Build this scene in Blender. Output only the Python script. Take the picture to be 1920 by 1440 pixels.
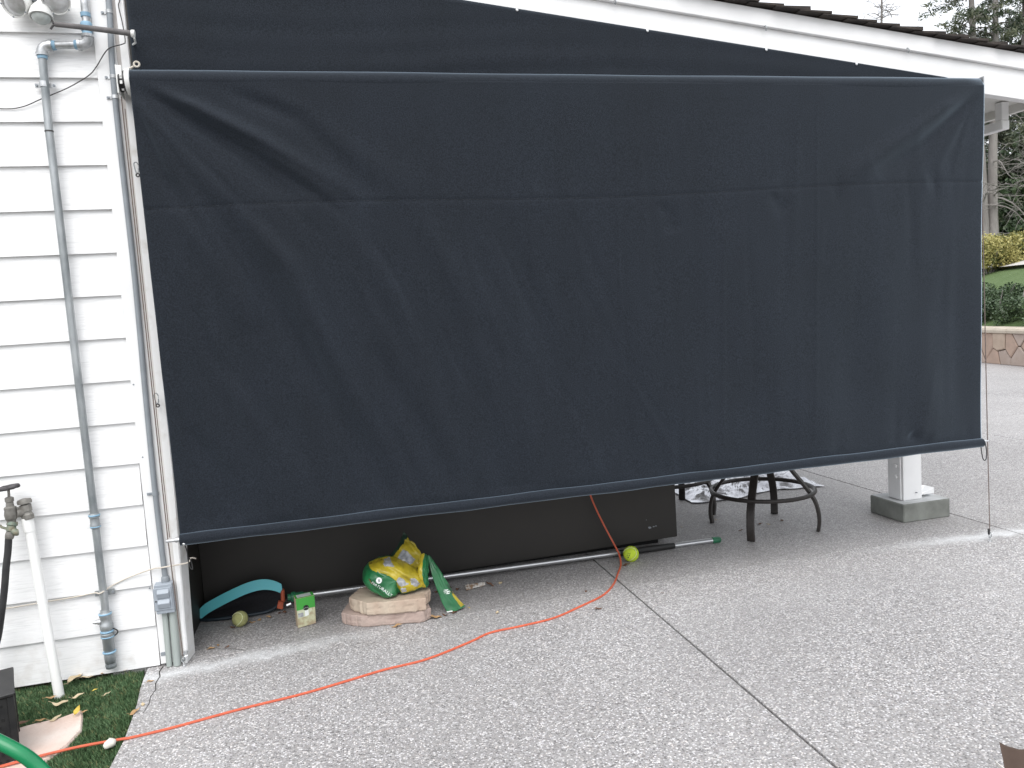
import bpy, bmesh, math, random
import numpy as np
from mathutils import Vector, Matrix, Euler
from mathutils.bvhtree import BVHTree
from mathutils import noise as mnoise

random.seed(7); rng = np.random.default_rng(7)
scene = bpy.context.scene
for o in list(bpy.data.objects): bpy.data.objects.remove(o)
COL = scene.collection
PI = math.pi

# ------------------------------------------------------------------ camera
def cam_basis(yaw, pitch, roll):
    F = Vector((math.sin(yaw)*math.cos(pitch), math.cos(yaw)*math.cos(pitch), -math.sin(pitch)))
    R0 = Vector((math.cos(yaw), -math.sin(yaw), 0)); D0 = F.cross(R0)
    R = math.cos(roll)*R0 + math.sin(roll)*D0
    D = -math.sin(roll)*R0 + math.cos(roll)*D0
    return R, D, F
CR, CD, CF = cam_basis(math.radians(13.36), math.radians(4.9), math.radians(3.75))
CAM = Vector((0.84, -3.632, 1.45))
cd = bpy.data.cameras.new('camera'); cam = bpy.data.objects.new('camera', cd); COL.objects.link(cam)
cd.sensor_width = 36; cd.sensor_fit = 'HORIZONTAL'; cd.lens = 36*1440/1920
cd.clip_start = 0.05; cd.clip_end = 900
cam.matrix_world = Matrix(((CR.x, -CD.x, -CF.x, CAM.x), (CR.y, -CD.y, -CF.y, CAM.y), (CR.z, -CD.z, -CF.z, CAM.z), (0, 0, 0, 1)))
scene.camera = cam

# ------------------------------------------------------------------ sky, sun, exposure (bright overcast)
SUN_EL, SUN_AZ = 55, 198          # compass-like: azimuth from +Y towards +X ; the light comes from behind the camera, slightly left
w = bpy.data.worlds.new('World'); scene.world = w; w.use_nodes = True
nt = w.node_tree; nt.nodes.clear()
sky = nt.nodes.new('ShaderNodeTexSky'); sky.sky_type = 'NISHITA'; sky.sun_disc = False
sky.sun_elevation = math.radians(SUN_EL); sky.sun_rotation = math.radians(SUN_AZ)
sky.air_density = 1.0; sky.dust_density = 3.0; sky.ozone_density = 1.0
hs = nt.nodes.new('ShaderNodeHueSaturation'); hs.inputs['Saturation'].default_value = 0.22
mixw = nt.nodes.new('ShaderNodeMix'); mixw.data_type = 'RGBA'; mixw.inputs[0].default_value = 0.6
mixw.inputs[7].default_value = (9.4, 9.7, 10.2, 1)
bg = nt.nodes.new('ShaderNodeBackground'); bg.inputs['Strength'].default_value = 0.1
wo = nt.nodes.new('ShaderNodeOutputWorld')
nt.links.new(sky.outputs[0], hs.inputs['Color']); nt.links.new(hs.outputs[0], mixw.inputs[6])
nt.links.new(mixw.outputs[2], bg.inputs['Color']); nt.links.new(bg.outputs[0], wo.inputs[0])
sd = bpy.data.lights.new('sun', 'SUN'); sun = bpy.data.objects.new('sun', sd); COL.objects.link(sun)
sd.energy = 1.2; sd.angle = math.radians(50); sd.color = (1, 0.985, 0.96)
a, e = math.radians(SUN_AZ), math.radians(SUN_EL)
sdir = Vector((math.sin(a)*math.cos(e), math.cos(a)*math.cos(e), math.sin(e)))
sun.rotation_euler = sdir.to_track_quat('Z', 'Y').to_euler()
sun.location = sdir*20
vs = scene.view_settings; vs.view_transform = 'Standard'; vs.look = 'None'; vs.gamma = 1; vs.use_curve_mapping = False
vs.exposure = 0.95
scene.render.engine = 'CYCLES'
scene.cycles.max_bounces = 8

# ------------------------------------------------------------------ materials
MATS = {}
def newmat(name):
    m = bpy.data.materials.new(name); m.use_nodes = True; MATS[name] = m
    n = m.node_tree; return m, n, n.nodes['Principled BSDF']
def M(name, c1, c2=None, scale=6, rough=0.6, metal=0, bump=0, bscale=80, bdist=0.002, spec=0.5, stretch=None, lo=0.35, hi=0.65, rough2=None, detail=5):
    m, n, p = newmat(name)
    p.inputs['Roughness'].default_value = rough; p.inputs['Metallic'].default_value = metal
    p.inputs['Specular IOR Level'].default_value = spec
    tc = n.nodes.new('ShaderNodeTexCoord'); src = tc.outputs['Object']
    if stretch:
        mp = n.nodes.new('ShaderNodeMapping'); mp.inputs['Scale'].default_value = stretch
        n.links.new(src, mp.inputs['Vector']); src = mp.outputs[0]
    if c2 is None: c2 = tuple(v*0.85 for v in c1)
    nz = n.nodes.new('ShaderNodeTexNoise'); nz.inputs['Scale'].default_value = scale; nz.inputs['Detail'].default_value = detail
    n.links.new(src, nz.inputs['Vector'])
    rp = n.nodes.new('ShaderNodeValToRGB'); rp.color_ramp.elements[0].position = lo; rp.color_ramp.elements[1].position = hi
    rp.color_ramp.elements[0].color = (*c1, 1); rp.color_ramp.elements[1].color = (*c2, 1)
    n.links.new(nz.outputs[0], rp.inputs[0]); n.links.new(rp.outputs[0], p.inputs['Base Color'])
    if rough2 is not None:
        mr = n.nodes.new('ShaderNodeMapRange'); mr.inputs[1].default_value = lo; mr.inputs[2].default_value = hi
        mr.inputs[3].default_value = rough; mr.inputs[4].default_value = rough2
        n.links.new(nz.outputs[0], mr.inputs[0]); n.links.new(mr.outputs[0], p.inputs['Roughness'])
    if bump:
        nb = n.nodes.new('ShaderNodeTexNoise'); nb.inputs['Scale'].default_value = bscale; nb.inputs['Detail'].default_value = 4
        n.links.new(src, nb.inputs['Vector'])
        b = n.nodes.new('ShaderNodeBump'); b.inputs['Strength'].default_value = bump; b.inputs['Distance'].default_value = bdist
        n.links.new(nb.outputs[0], b.inputs['Height']); n.links.new(b.outputs[0], p.inputs['Normal'])
    return m

M('white_paint', (0.80, 0.80, 0.80), (0.74, 0.74, 0.74), scale=5, rough=0.55, bump=0.25, bscale=120, bdist=0.001)
M('dirty_white', (0.72, 0.70, 0.68), (0.50, 0.47, 0.45), scale=9, rough=0.7, bump=0.4, bscale=90, stretch=(1, 1, 0.15))
M('chipped_white', (0.78, 0.78, 0.78), (0.60, 0.58, 0.55), scale=14, rough=0.75, bump=0.5, bscale=60, lo=0.55, hi=0.8)
M('soffit_white', (0.68, 0.67, 0.64), (0.62, 0.61, 0.58), scale=3, rough=0.7)
M('galvanised', (0.44, 0.46, 0.47), (0.20, 0.22, 0.23), scale=14, rough=0.38, rough2=0.6, metal=0.6, stretch=(1, 1, 0.35))
M('galvanised_bright', (0.60, 0.61, 0.62), (0.38, 0.39, 0.40), scale=30, rough=0.35, rough2=0.55, metal=0.7)
M('steel_bright', (0.72, 0.73, 0.74), (0.62, 0.63, 0.64), scale=20, rough=0.28, metal=0.9)
M('blue_tape', (0.26, 0.42, 0.55), (0.20, 0.34, 0.46), scale=40, rough=0.6)
M('conduit_grey', (0.255, 0.28, 0.305), (0.215, 0.235, 0.255), scale=12, rough=0.55)
M('conduit_green', (0.38, 0.42, 0.40), (0.31, 0.345, 0.33), scale=10, rough=0.6, stretch=(1, 1, 0.2))
M('box_grey', (0.33, 0.365, 0.41), (0.29, 0.325, 0.365), scale=10, rough=0.45)
M('black_plastic', (0.012, 0.012, 0.013), (0.022, 0.021, 0.021), scale=20, rough=0.5, bump=0.2, bscale=200)
M('black_rubber', (0.02, 0.02, 0.022), (0.035, 0.035, 0.035), scale=20, rough=0.7)
M('dark_foam', (0.115, 0.11, 0.11), (0.16, 0.15, 0.15), scale=30, rough=0.9, bump=0.5, bscale=200)
M('wire_black', (0.045, 0.042, 0.042), (0.06, 0.055, 0.055), rough=0.6)
M('wire_cream', (0.62, 0.57, 0.50), (0.52, 0.47, 0.40), scale=20, rough=0.6)
M('cable_brown', (0.13, 0.10, 0.09), (0.18, 0.14, 0.12), scale=60, rough=0.7)
M('bronze', (0.17, 0.16, 0.145), (0.26, 0.25, 0.23), scale=40, rough=0.6, metal=0.35, bump=0.5, bscale=120)
M('bronze_green', (0.15, 0.20, 0.165), (0.24, 0.22, 0.16), scale=40, rough=0.6, metal=0.35, bump=0.4, bscale=120)
M('iron_wheel', (0.05, 0.046, 0.05), (0.09, 0.085, 0.09), scale=50, rough=0.75, bump=0.6, bscale=150)
M('pvc_white', (0.82, 0.82, 0.81), (0.77, 0.77, 0.75), scale=6, rough=0.4)
M('lens_glass', (0.62, 0.63, 0.64), (0.42, 0.42, 0.41), scale=25, rough=0.12, metal=0.3)
M('brown_panel', (0.019, 0.017, 0.0145), (0.025, 0.022, 0.019), scale=2.5, rough=0.6, bump=0.12, bscale=40)
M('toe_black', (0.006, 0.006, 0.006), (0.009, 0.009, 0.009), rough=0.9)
M('stool_brown', (0.022, 0.018, 0.016), (0.034, 0.028, 0.025), scale=60, rough=0.5, bump=0.3, bscale=250, metal=0.1)
M('seat_fabric', (0.20, 0.17, 0.13), (0.16, 0.13, 0.10), scale=30, rough=0.9)
M('counter_stone', (0.16, 0.14, 0.12), (0.25, 0.22, 0.19), scale=30, rough=0.3)
M('tarp_silver', (0.62, 0.63, 0.66), (0.45, 0.45, 0.48), scale=8, rough=0.22, rough2=0.4, metal=0.75)
M('pier_concrete', (0.225, 0.235, 0.215), (0.14, 0.145, 0.132), scale=7, rough=0.9, bump=0.6, bscale=120)
M('alu_pole', (0.60, 0.61, 0.62), (0.58, 0.59, 0.60), scale=3, rough=0.34, metal=0.9)
M('pole_grip', (0.012, 0.012, 0.012), (0.02, 0.02, 0.02), rough=0.6)
M('plastic_green', (0.02, 0.16, 0.075), (0.018, 0.12, 0.06), scale=30, rough=0.4)
M('plastic_orange', (0.45, 0.10, 0.045), (0.35, 0.08, 0.04), scale=30, rough=0.45)
M('teal_band', (0.08, 0.44, 0.52), (0.09, 0.48, 0.50), scale=4, rough=0.4)
M('net_mesh', (0.006, 0.006, 0.008), (0.012, 0.012, 0.016), scale=90, rough=0.85)
M('net_blue', (0.008, 0.02, 0.03), (0.006, 0.014, 0.022), scale=20, rough=0.6)
M('ball_fresh', (0.52, 0.66, 0.06), (0.45, 0.60, 0.05), scale=120, rough=0.95, bump=0.7, bscale=500, bdist=0.003, spec=0.1)
M('ball_old', (0.36, 0.37, 0.16), (0.28, 0.28, 0.13), scale=60, rough=0.95, bump=0.7, bscale=400, bdist=0.003, spec=0.1)
M('ball_seam', (0.70, 0.74, 0.45), rough=0.8)
M('ink_dark', (0.05, 0.07, 0.04), rough=0.8)
M('bag_green', (0.018, 0.150, 0.050), (0.014, 0.115, 0.042), scale=18, rough=0.32, bump=0.25, bscale=30, bdist=0.006)
M('bag_yellow', (0.48, 0.38, 0.028), (0.34, 0.27, 0.02), scale=22, rough=0.38, bump=0.25, bscale=30, bdist=0.006)
M('bag_grey', (0.42, 0.43, 0.45), (0.24, 0.25, 0.26), scale=70, rough=0.4)
M('bag_dark', (0.02, 0.05, 0.03), (0.012, 0.03, 0.02), scale=20, rough=0.45)
M('bag_red', (0.22, 0.07, 0.035), rough=0.4)
M('print_white', (0.80, 0.82, 0.80), (0.72, 0.75, 0.72), rough=0.4)
M('box_green', (0.05, 0.33, 0.045), (0.045, 0.29, 0.04), scale=10, rough=0.45)
M('box_print', (0.50, 0.50, 0.33), (0.36, 0.30, 0.19), scale=38, rough=0.5, lo=0.4, hi=0.6)
M('box_pale', (0.55, 0.60, 0.45), (0.50, 0.50, 0.34), scale=60, rough=0.5)
M('box_tan', (0.45, 0.36, 0.25), (0.40, 0.31, 0.22), scale=20, rough=0.7)
M('box_top', (0.50, 0.53, 0.52), (0.44, 0.47, 0.45), scale=60, rough=0.5)
M('ink_black', (0.008, 0.008, 0.008), rough=0.5)
M('stone_tan', (0.50, 0.42, 0.33), (0.42, 0.32, 0.25), scale=9, rough=0.85, bump=0.6, bscale=45, bdist=0.006)
M('stone_pink', (0.44, 0.35, 0.305), (0.37, 0.28, 0.245), scale=11, rough=0.85, bump=0.6, bscale=45, bdist=0.006)
M('flagstone_pale', (0.74, 0.64, 0.58), (0.62, 0.47, 0.40), scale=5, rough=0.8, bump=0.5, bscale=30, bdist=0.006)
M('cord_orange', (0.58, 0.115, 0.055), (0.50, 0.095, 0.045), scale=30, rough=0.5)
M('hose_green', (0.012, 0.22, 0.085), (0.01, 0.18, 0.07), scale=8, rough=0.3)
M('leaf_tan', (0.42, 0.27, 0.13), (0.30, 0.17, 0.08), scale=40, rough=0.75)
M('leaf_pale', (0.58, 0.48, 0.33), (0.46, 0.36, 0.22), scale=40, rough=0.75)
M('leaf_yellow', (0.62, 0.48, 0.08), (0.55, 0.36, 0.06), scale=40, rough=0.7)
M('leaf_brown', (0.16, 0.08, 0.045), (0.10, 0.05, 0.03), scale=40, rough=0.8)
M('pebble_white', (0.74, 0.72, 0.67), (0.62, 0.59, 0.52), scale=30, rough=0.7)
M('cardboard', (0.16, 0.115, 0.085), (0.12, 0.085, 0.06), scale=12, rough=0.85)
M('cardboard_dark', (0.055, 0.034, 0.024), (0.07, 0.045, 0.034), scale=12, rough=0.85)
M('cardboard_pale', (0.52, 0.43, 0.33), (0.42, 0.34, 0.25), scale=20, rough=0.85)
M('paper_white', (0.80, 0.77, 0.72), rough=0.7)
M('shingle', (0.050, 0.040, 0.034), (0.022, 0.018, 0.016), scale=14, rough=0.9, bump=0.8, bscale=90, bdist=0.004)
M('soil', (0.045, 0.036, 0.027), (0.075, 0.058, 0.04), scale=20, rough=0.95, bump=0.6, bscale=60)
M('joint_base', (0.085, 0.08, 0.075), (0.05, 0.048, 0.045), scale=20, rough=0.95)
M('crack_dark', (0.03, 0.028, 0.026), rough=0.95)
M('turf_base', (0.03, 0.045, 0.022), (0.045, 0.06, 0.03), scale=30, rough=0.95)
M('grass_dark', (0.09, 0.16, 0.075), (0.06, 0.115, 0.05), scale=12, rough=0.6, spec=0.2)
M('grass_mid', (0.145, 0.225, 0.115), (0.105, 0.175, 0.08), scale=12, rough=0.6, spec=0.2)
M('grass_straw', (0.26, 0.25, 0.12), (0.18, 0.20, 0.09), scale=12, rough=0.7, spec=0.2)
M('lawn_far', (0.075, 0.125, 0.035), (0.095, 0.145, 0.05), scale=3, rough=0.95, bump=1, bscale=25, bdist=0.05)
M('path_pale', (0.52, 0.50, 0.47), (0.46, 0.44, 0.41), scale=3, rough=0.9)
M('wall_stone_a', (0.40, 0.29, 0.23), (0.34, 0.25, 0.20), scale=5, rough=0.9, bump=0.6, bscale=25, bdist=0.01)
M('wall_stone_b', (0.43, 0.34, 0.27), (0.36, 0.28, 0.22), scale=5, rough=0.9, bump=0.6, bscale=25, bdist=0.01)
M('wall_stone_c', (0.33, 0.26, 0.22), (0.38, 0.31, 0.27), scale=5, rough=0.9, bump=0.6, bscale=25, bdist=0.01)
M('wall_cap', (0.52, 0.46, 0.38), (0.45, 0.39, 0.32), scale=4, rough=0.9, bump=0.5, bscale=25, bdist=0.01)
M('wall_mortar', (0.16, 0.14, 0.125), (0.20, 0.18, 0.16), scale=10, rough=0.95)
M('hedge_leaf', (0.030, 0.055, 0.022), (0.05, 0.085, 0.035), scale=2, rough=0.5)
M('hedge_leaf_pale', (0.075, 0.115, 0.05), (0.055, 0.09, 0.04), scale=2, rough=0.5)
M('yellow_leaf', (0.40, 0.36, 0.13), (0.31, 0.28, 0.09), scale=2, rough=0.55)
M('yellow_leaf_green', (0.12, 0.145, 0.04), (0.16, 0.165, 0.05), scale=2, rough=0.55)
M('needle_dark', (0.055, 0.078, 0.048), (0.075, 0.098, 0.06), scale=1, rough=0.6)
M('needle_olive', (0.13, 0.14, 0.085), (0.10, 0.115, 0.065), scale=1, rough=0.6)
M('bark_grey', (0.30, 0.28, 0.265), (0.21, 0.19, 0.18), scale=4, rough=0.95, bump=0.8, bscale=15, bdist=0.03, stretch=(1, 1, 0.25))
M('bark_pale', (0.26, 0.245, 0.23), (0.20, 0.185, 0.175), scale=6, rough=0.95)
M('wrapper', (0.20, 0.13, 0.08), (0.5, 0.48, 0.45), scale=45, rough=0.45, lo=0.45, hi=0.6)
M('roller_white', (0.76, 0.76, 0.74), (0.70, 0.70, 0.68), rough=0.4)

def concrete(name, smooth=0.0):
    """exposed-aggregate concrete: grout with pebbles of many greys, pale mineral wash where water runs off"""
    m, n, p = newmat(name); L = n.links; N = n.nodes.new
    tc = N('ShaderNodeTexCoord'); O = tc.outputs['Object']
    def noise(s, d=4):
        z = N('ShaderNodeTexNoise'); z.inputs['Scale'].default_value = s; z.inputs['Detail'].default_value = d; L.new(O, z.inputs['Vector']); return z.outputs[0]
    def ramp(src, *st):
        r = N('ShaderNodeValToRGB'); el = r.color_ramp.elements
        while len(el) < len(st): el.new(0.5)
        for e_, (pos, c) in zip(el, st): e_.position = pos; e_.color = (*c, 1) if len(c) == 3 else c
        L.new(src, r.inputs[0]); return r.outputs[0]
    def mix(f, a_, b_, t='MIX'):
        x = N('ShaderNodeMix'); x.data_type = 'RGBA'; x.blend_type = t
        for s_, v in ((0, f), (6, a_), (7, b_)):
            if isinstance(v, (float, int)): x.inputs[s_].default_value = v
            elif isinstance(v, tuple): x.inputs[s_].default_value = (*v, 1)
            else: L.new(v, x.inputs[s_])
        return x.outputs[2]
    def math_(op, a_, b_=None, clamp=False):
        x = N('ShaderNodeMath'); x.operation = op; x.use_clamp = clamp
        for i, v in enumerate((a_, b_)):
            if v is None: continue
            if isinstance(v, (float, int)): x.inputs[i].default_value = v
            else: L.new(v, x.inputs[i])
        return x.outputs[0]
    vor = N('ShaderNodeTexVoronoi'); vor.inputs['Scale'].default_value = 150; vor.inputs['Randomness'].default_value = 1; L.new(O, vor.inputs['Vector'])
    sep = N('ShaderNodeSeparateColor'); L.new(vor.outputs['Color'], sep.inputs[0])
    peb = ramp(sep.outputs[0], (0.0, (0.05, 0.048, 0.05)), (0.12, (0.13, 0.125, 0.125)), (0.30, (0.28, 0.265, 0.265)), (0.52, (0.36, 0.352, 0.352)), (0.74, (0.44, 0.437, 0.438)), (0.85, (0.69, 0.69, 0.69)), (1.0, (0.82, 0.82, 0.82)))
    tint = ramp(sep.outputs[1], (0.0, (0.95, 0.92, 0.96)), (0.5, (1, 1, 1)), (1.0, (1.04, 0.97, 0.92)))
    peb = mix(1.0, peb, tint, 'MULTIPLY')
    gap = ramp(vor.outputs['Distance'], (0.48, (0, 0, 0)), (0.72, (1, 1, 1)))
    base = mix(gap, peb, (0.27, 0.264, 0.26))
    fines = noise(420, 2)
    base = mix(0.22, base, ramp(fines, (0.3, (0.22, 0.215, 0.21)), (0.7, (0.52, 0.515, 0.51))))
    # worn, smoother paste in patches
    patch = ramp(noise(1.1, 5), (0.42, (0, 0, 0)), (0.66, (1, 1, 1)))
    base = mix(math_('ADD', math_('MULTIPLY', patch, 0.22), smooth, True), base, (0.335, 0.325, 0.318) if smooth < .1 else (0.285, 0.275, 0.268))  # covered slabs: smoother wear, with shadow under the cover painted in as darker paste
    tone = ramp(noise(0.7, 6), (0.3, (0.86, 0.855, 0.86)), (0.7, (1.06, 1.055, 1.06)))
    base = mix(1.0, base, tone, 'MULTIPLY')
    spots = ramp(noise(14, 3), (0.70, (1, 1, 1)), (0.78, (0.70, 0.68, 0.66)))
    base = mix(1.0, base, spots, 'MULTIPLY')
    # mineral wash: two pale streaks on the ground below the two ends of the shade
    xyz = N('ShaderNodeSeparateXYZ'); L.new(O, xyz.inputs[0])
    X, Y = xyz.outputs[0], xyz.outputs[1]
    wob = math_('MULTIPLY', math_('SUBTRACT', noise(6, 4), 0.5), 0.16)
    def streak(x0, x1, y0, slope, wd):
        c = math_('ADD', math_('MULTIPLY', math_('SUBTRACT', X, x0), slope), y0)
        d = math_('DIVIDE', math_('SUBTRACT', math_('ADD', Y, wob), c), wd)
        g = math_('POWER', 2.718, math_('MULTIPLY', math_('MULTIPLY', d, d), -1.0))
        mr = N('ShaderNodeMapRange'); mr.interpolation_type = 'SMOOTHSTEP'
        L.new(X, mr.inputs[0]); mr.inputs[1].default_value = x1; mr.inputs[2].default_value = x0; 
        return math_('MULTIPLY', g, mr.outputs[0])
    st = math_('ADD', streak(0.15, 1.3, -0.09, 0.11, 0.055), streak(4.5, 3.6, 0.02, -0.06, 0.06), True)
    st = math_('MULTIPLY', st, ramp(noise(24, 4), (0.25, (0.45, 0.45, 0.45)), (0.7, (1, 1, 1))))
    base = mix(math_('MULTIPLY', st, 0.85), base, (0.66, 0.67, 0.68))
    L.new(base, p.inputs['Base Color'])
    p.inputs['Roughness'].default_value = 0.62; p.inputs['Specular IOR Level'].default_value = 0.5
    b = N('ShaderNodeBump'); b.inputs['Strength'].default_value = 0.5*(1-smooth); b.inputs['Distance'].default_value = 0.003
    inv = math_('SUBTRACT', 1.0, vor.outputs['Distance']); L.new(inv, b.inputs['Height']); L.new(b.outputs[0], p.inputs['Normal'])
    return m
concrete('aggregate', 0.0); concrete('aggregate_worn_shaded', 0.27)

def siding_mat():
    m, n, p = newmat('siding_white'); L = n.links; N = n.nodes.new
    tc = N('ShaderNodeTexCoord'); mp = N('ShaderNodeMapping'); mp.inputs['Scale'].default_value = (2.2, 1, 30); L.new(tc.outputs['Object'], mp.inputs[0])
    nz = N('ShaderNodeTexNoise'); nz.inputs['Scale'].default_value = 5; nz.inputs['Detail'].default_value = 5; nz.inputs['Distortion'].default_value = 0.8; L.new(mp.outputs[0], nz.inputs['Vector'])
    rp = N('ShaderNodeValToRGB'); rp.color_ramp.elements[0].position = 0.3; rp.color_ramp.elements[0].color = (0.72, 0.72, 0.72, 1)
    rp.color_ramp.elements[1].position = 0.5; rp.color_ramp.elements[1].color = (0.82, 0.82, 0.82, 1); L.new(nz.outputs[0], rp.inputs[0])
    # splash dirt on the lowest boards
    xyz = N('ShaderNodeSeparateXYZ'); L.new(tc.outputs['Object'], xyz.inputs[0])
    mr = N('ShaderNodeMapRange'); L.new(xyz.outputs[2], mr.inputs[0]); mr.inputs[1].default_value = 0.45; mr.inputs[2].default_value = 0.02
    n2 = N('ShaderNodeTexNoise'); n2.inputs['Scale'].default_value = 14; n2.inputs['Detail'].default_value = 8; L.new(tc.outputs['Object'], n2.inputs['Vector'])
    r2 = N('ShaderNodeValToRGB'); r2.color_ramp.elements[0].position = 0.52; r2.color_ramp.elements[0].color = (0, 0, 0, 1); r2.color_ramp.elements[1].position = 0.85; L.new(n2.outputs[0], r2.inputs[0])
    mu = N('ShaderNodeMath'); mu.operation = 'MULTIPLY'; L.new(mr.outputs[0], mu.inputs[0]); L.new(r2.outputs[0], mu.inputs[1])
    mx = N('ShaderNodeMix'); mx.data_type = 'RGBA'; L.new(mu.outputs[0], mx.inputs[0]); L.new(rp.outputs[0], mx.inputs[6]); mx.inputs[7].default_value = (0.60, 0.57, 0.54, 1)
    L.new(mx.outputs[2], p.inputs['Base Color']); p.inputs['Roughness'].default_value = 0.5
    b = N('ShaderNodeBump'); b.inputs['Strength'].default_value = 0.4; b.inputs['Distance'].default_value = 0.002; L.new(nz.outputs[0], b.inputs['Height']); L.new(b.outputs[0], p.inputs['Normal'])
siding_mat()

def fabric_mat():
    m, n, p = newmat('shade_fabric'); L = n.links; N = n.nodes.new
    tc = N('ShaderNodeTexCoord'); O = tc.outputs['Object']
    nz = N('ShaderNodeTexNoise'); nz.inputs['Scale'].default_value = 190; nz.inputs['Detail'].default_value = 3; L.new(O, nz.inputs['Vector'])
    n2 = N('ShaderNodeTexNoise'); n2.inputs['Scale'].default_value = 3; n2.inputs['Detail'].default_value = 6; L.new(O, n2.inputs['Vector'])
    mp = N('ShaderNodeMapping'); mp.inputs['Scale'].default_value = (14, 14, 0.6); L.new(O, mp.inputs[0])
    n3 = N('ShaderNodeTexNoise'); n3.inputs['Scale'].default_value = 1; n3.inputs['Detail'].default_value = 4; L.new(mp.outputs[0], n3.inputs['Vector'])
    r = N('ShaderNodeValToRGB'); r.color_ramp.elements[0].position = 0.36; r.color_ramp.elements[1].position = 0.64
    r.color_ramp.elements[0].color = (0.0052, 0.0078, 0.0118, 1); r.color_ramp.elements[1].color = (0.0140, 0.0182, 0.0258, 1); L.new(nz.outputs[0], r.inputs[0])
    r2 = N('ShaderNodeValToRGB'); r2.color_ramp.elements[0].position = 0.3; r2.color_ramp.elements[1].position = 0.7
    r2.color_ramp.elements[0].color = (0.92, 0.92, 0.92, 1); r2.color_ramp.elements[1].color = (1.07, 1.07, 1.09, 1); L.new(n2.outputs[0], r2.inputs[0])
    r3 = N('ShaderNodeValToRGB'); r3.color_ramp.elements[0].position = 0.3; r3.color_ramp.elements[1].position = 0.75
    r3.color_ramp.elements[0].color = (0.95, 0.95, 0.95, 1); r3.color_ramp.elements[1].color = (1.06, 1.06, 1.06, 1); L.new(n3.outputs[0], r3.inputs[0])
    a_ = N('ShaderNodeMix'); a_.data_type = 'RGBA'; a_.blend_type = 'MULTIPLY'; a_.inputs[0].default_value = 1; L.new(r.outputs[0], a_.inputs[6]); L.new(r2.outputs[0], a_.inputs[7])
    b_ = N('ShaderNodeMix'); b_.data_type = 'RGBA'; b_.blend_type = 'MULTIPLY'; b_.inputs[0].default_value = 1; L.new(a_.outputs[2], b_.inputs[6]); L.new(r3.outputs[0], b_.inputs[7])
    L.new(b_.outputs[2], p.inputs['Base Color'])
    p.inputs['Roughness'].default_value = 0.85; p.inputs['Specular IOR Level'].default_value = 0.25
    sh = N('ShaderNodeBsdfSheen'); sh.inputs['Color'].default_value = (0.68, 0.84, 1.0, 1); sh.inputs['Roughness'].default_value = 0.36
    ad = N('ShaderNodeAddShader'); L.new(p.outputs[0], ad.inputs[0]); L.new(sh.outputs[0], ad.inputs[1]); L.new(ad.outputs[0], n.nodes['Material Output'].inputs['Surface'])
    bp = N('ShaderNodeBump'); bp.inputs['Strength'].default_value = 0.5; bp.inputs['Distance'].default_value = 0.0012; L.new(nz.outputs[0], bp.inputs['Height']); L.new(bp.outputs[0], p.inputs['Normal'])
fabric_mat()
M('pier_top_lit', (0.52, 0.53, 0.54), (0.42, 0.43, 0.43), scale=12, rough=0.9, bump=0.5, bscale=120)
M('fabric_thread', (0.010, 0.012, 0.015), (0.03, 0.034, 0.04), scale=90, rough=0.9)

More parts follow.
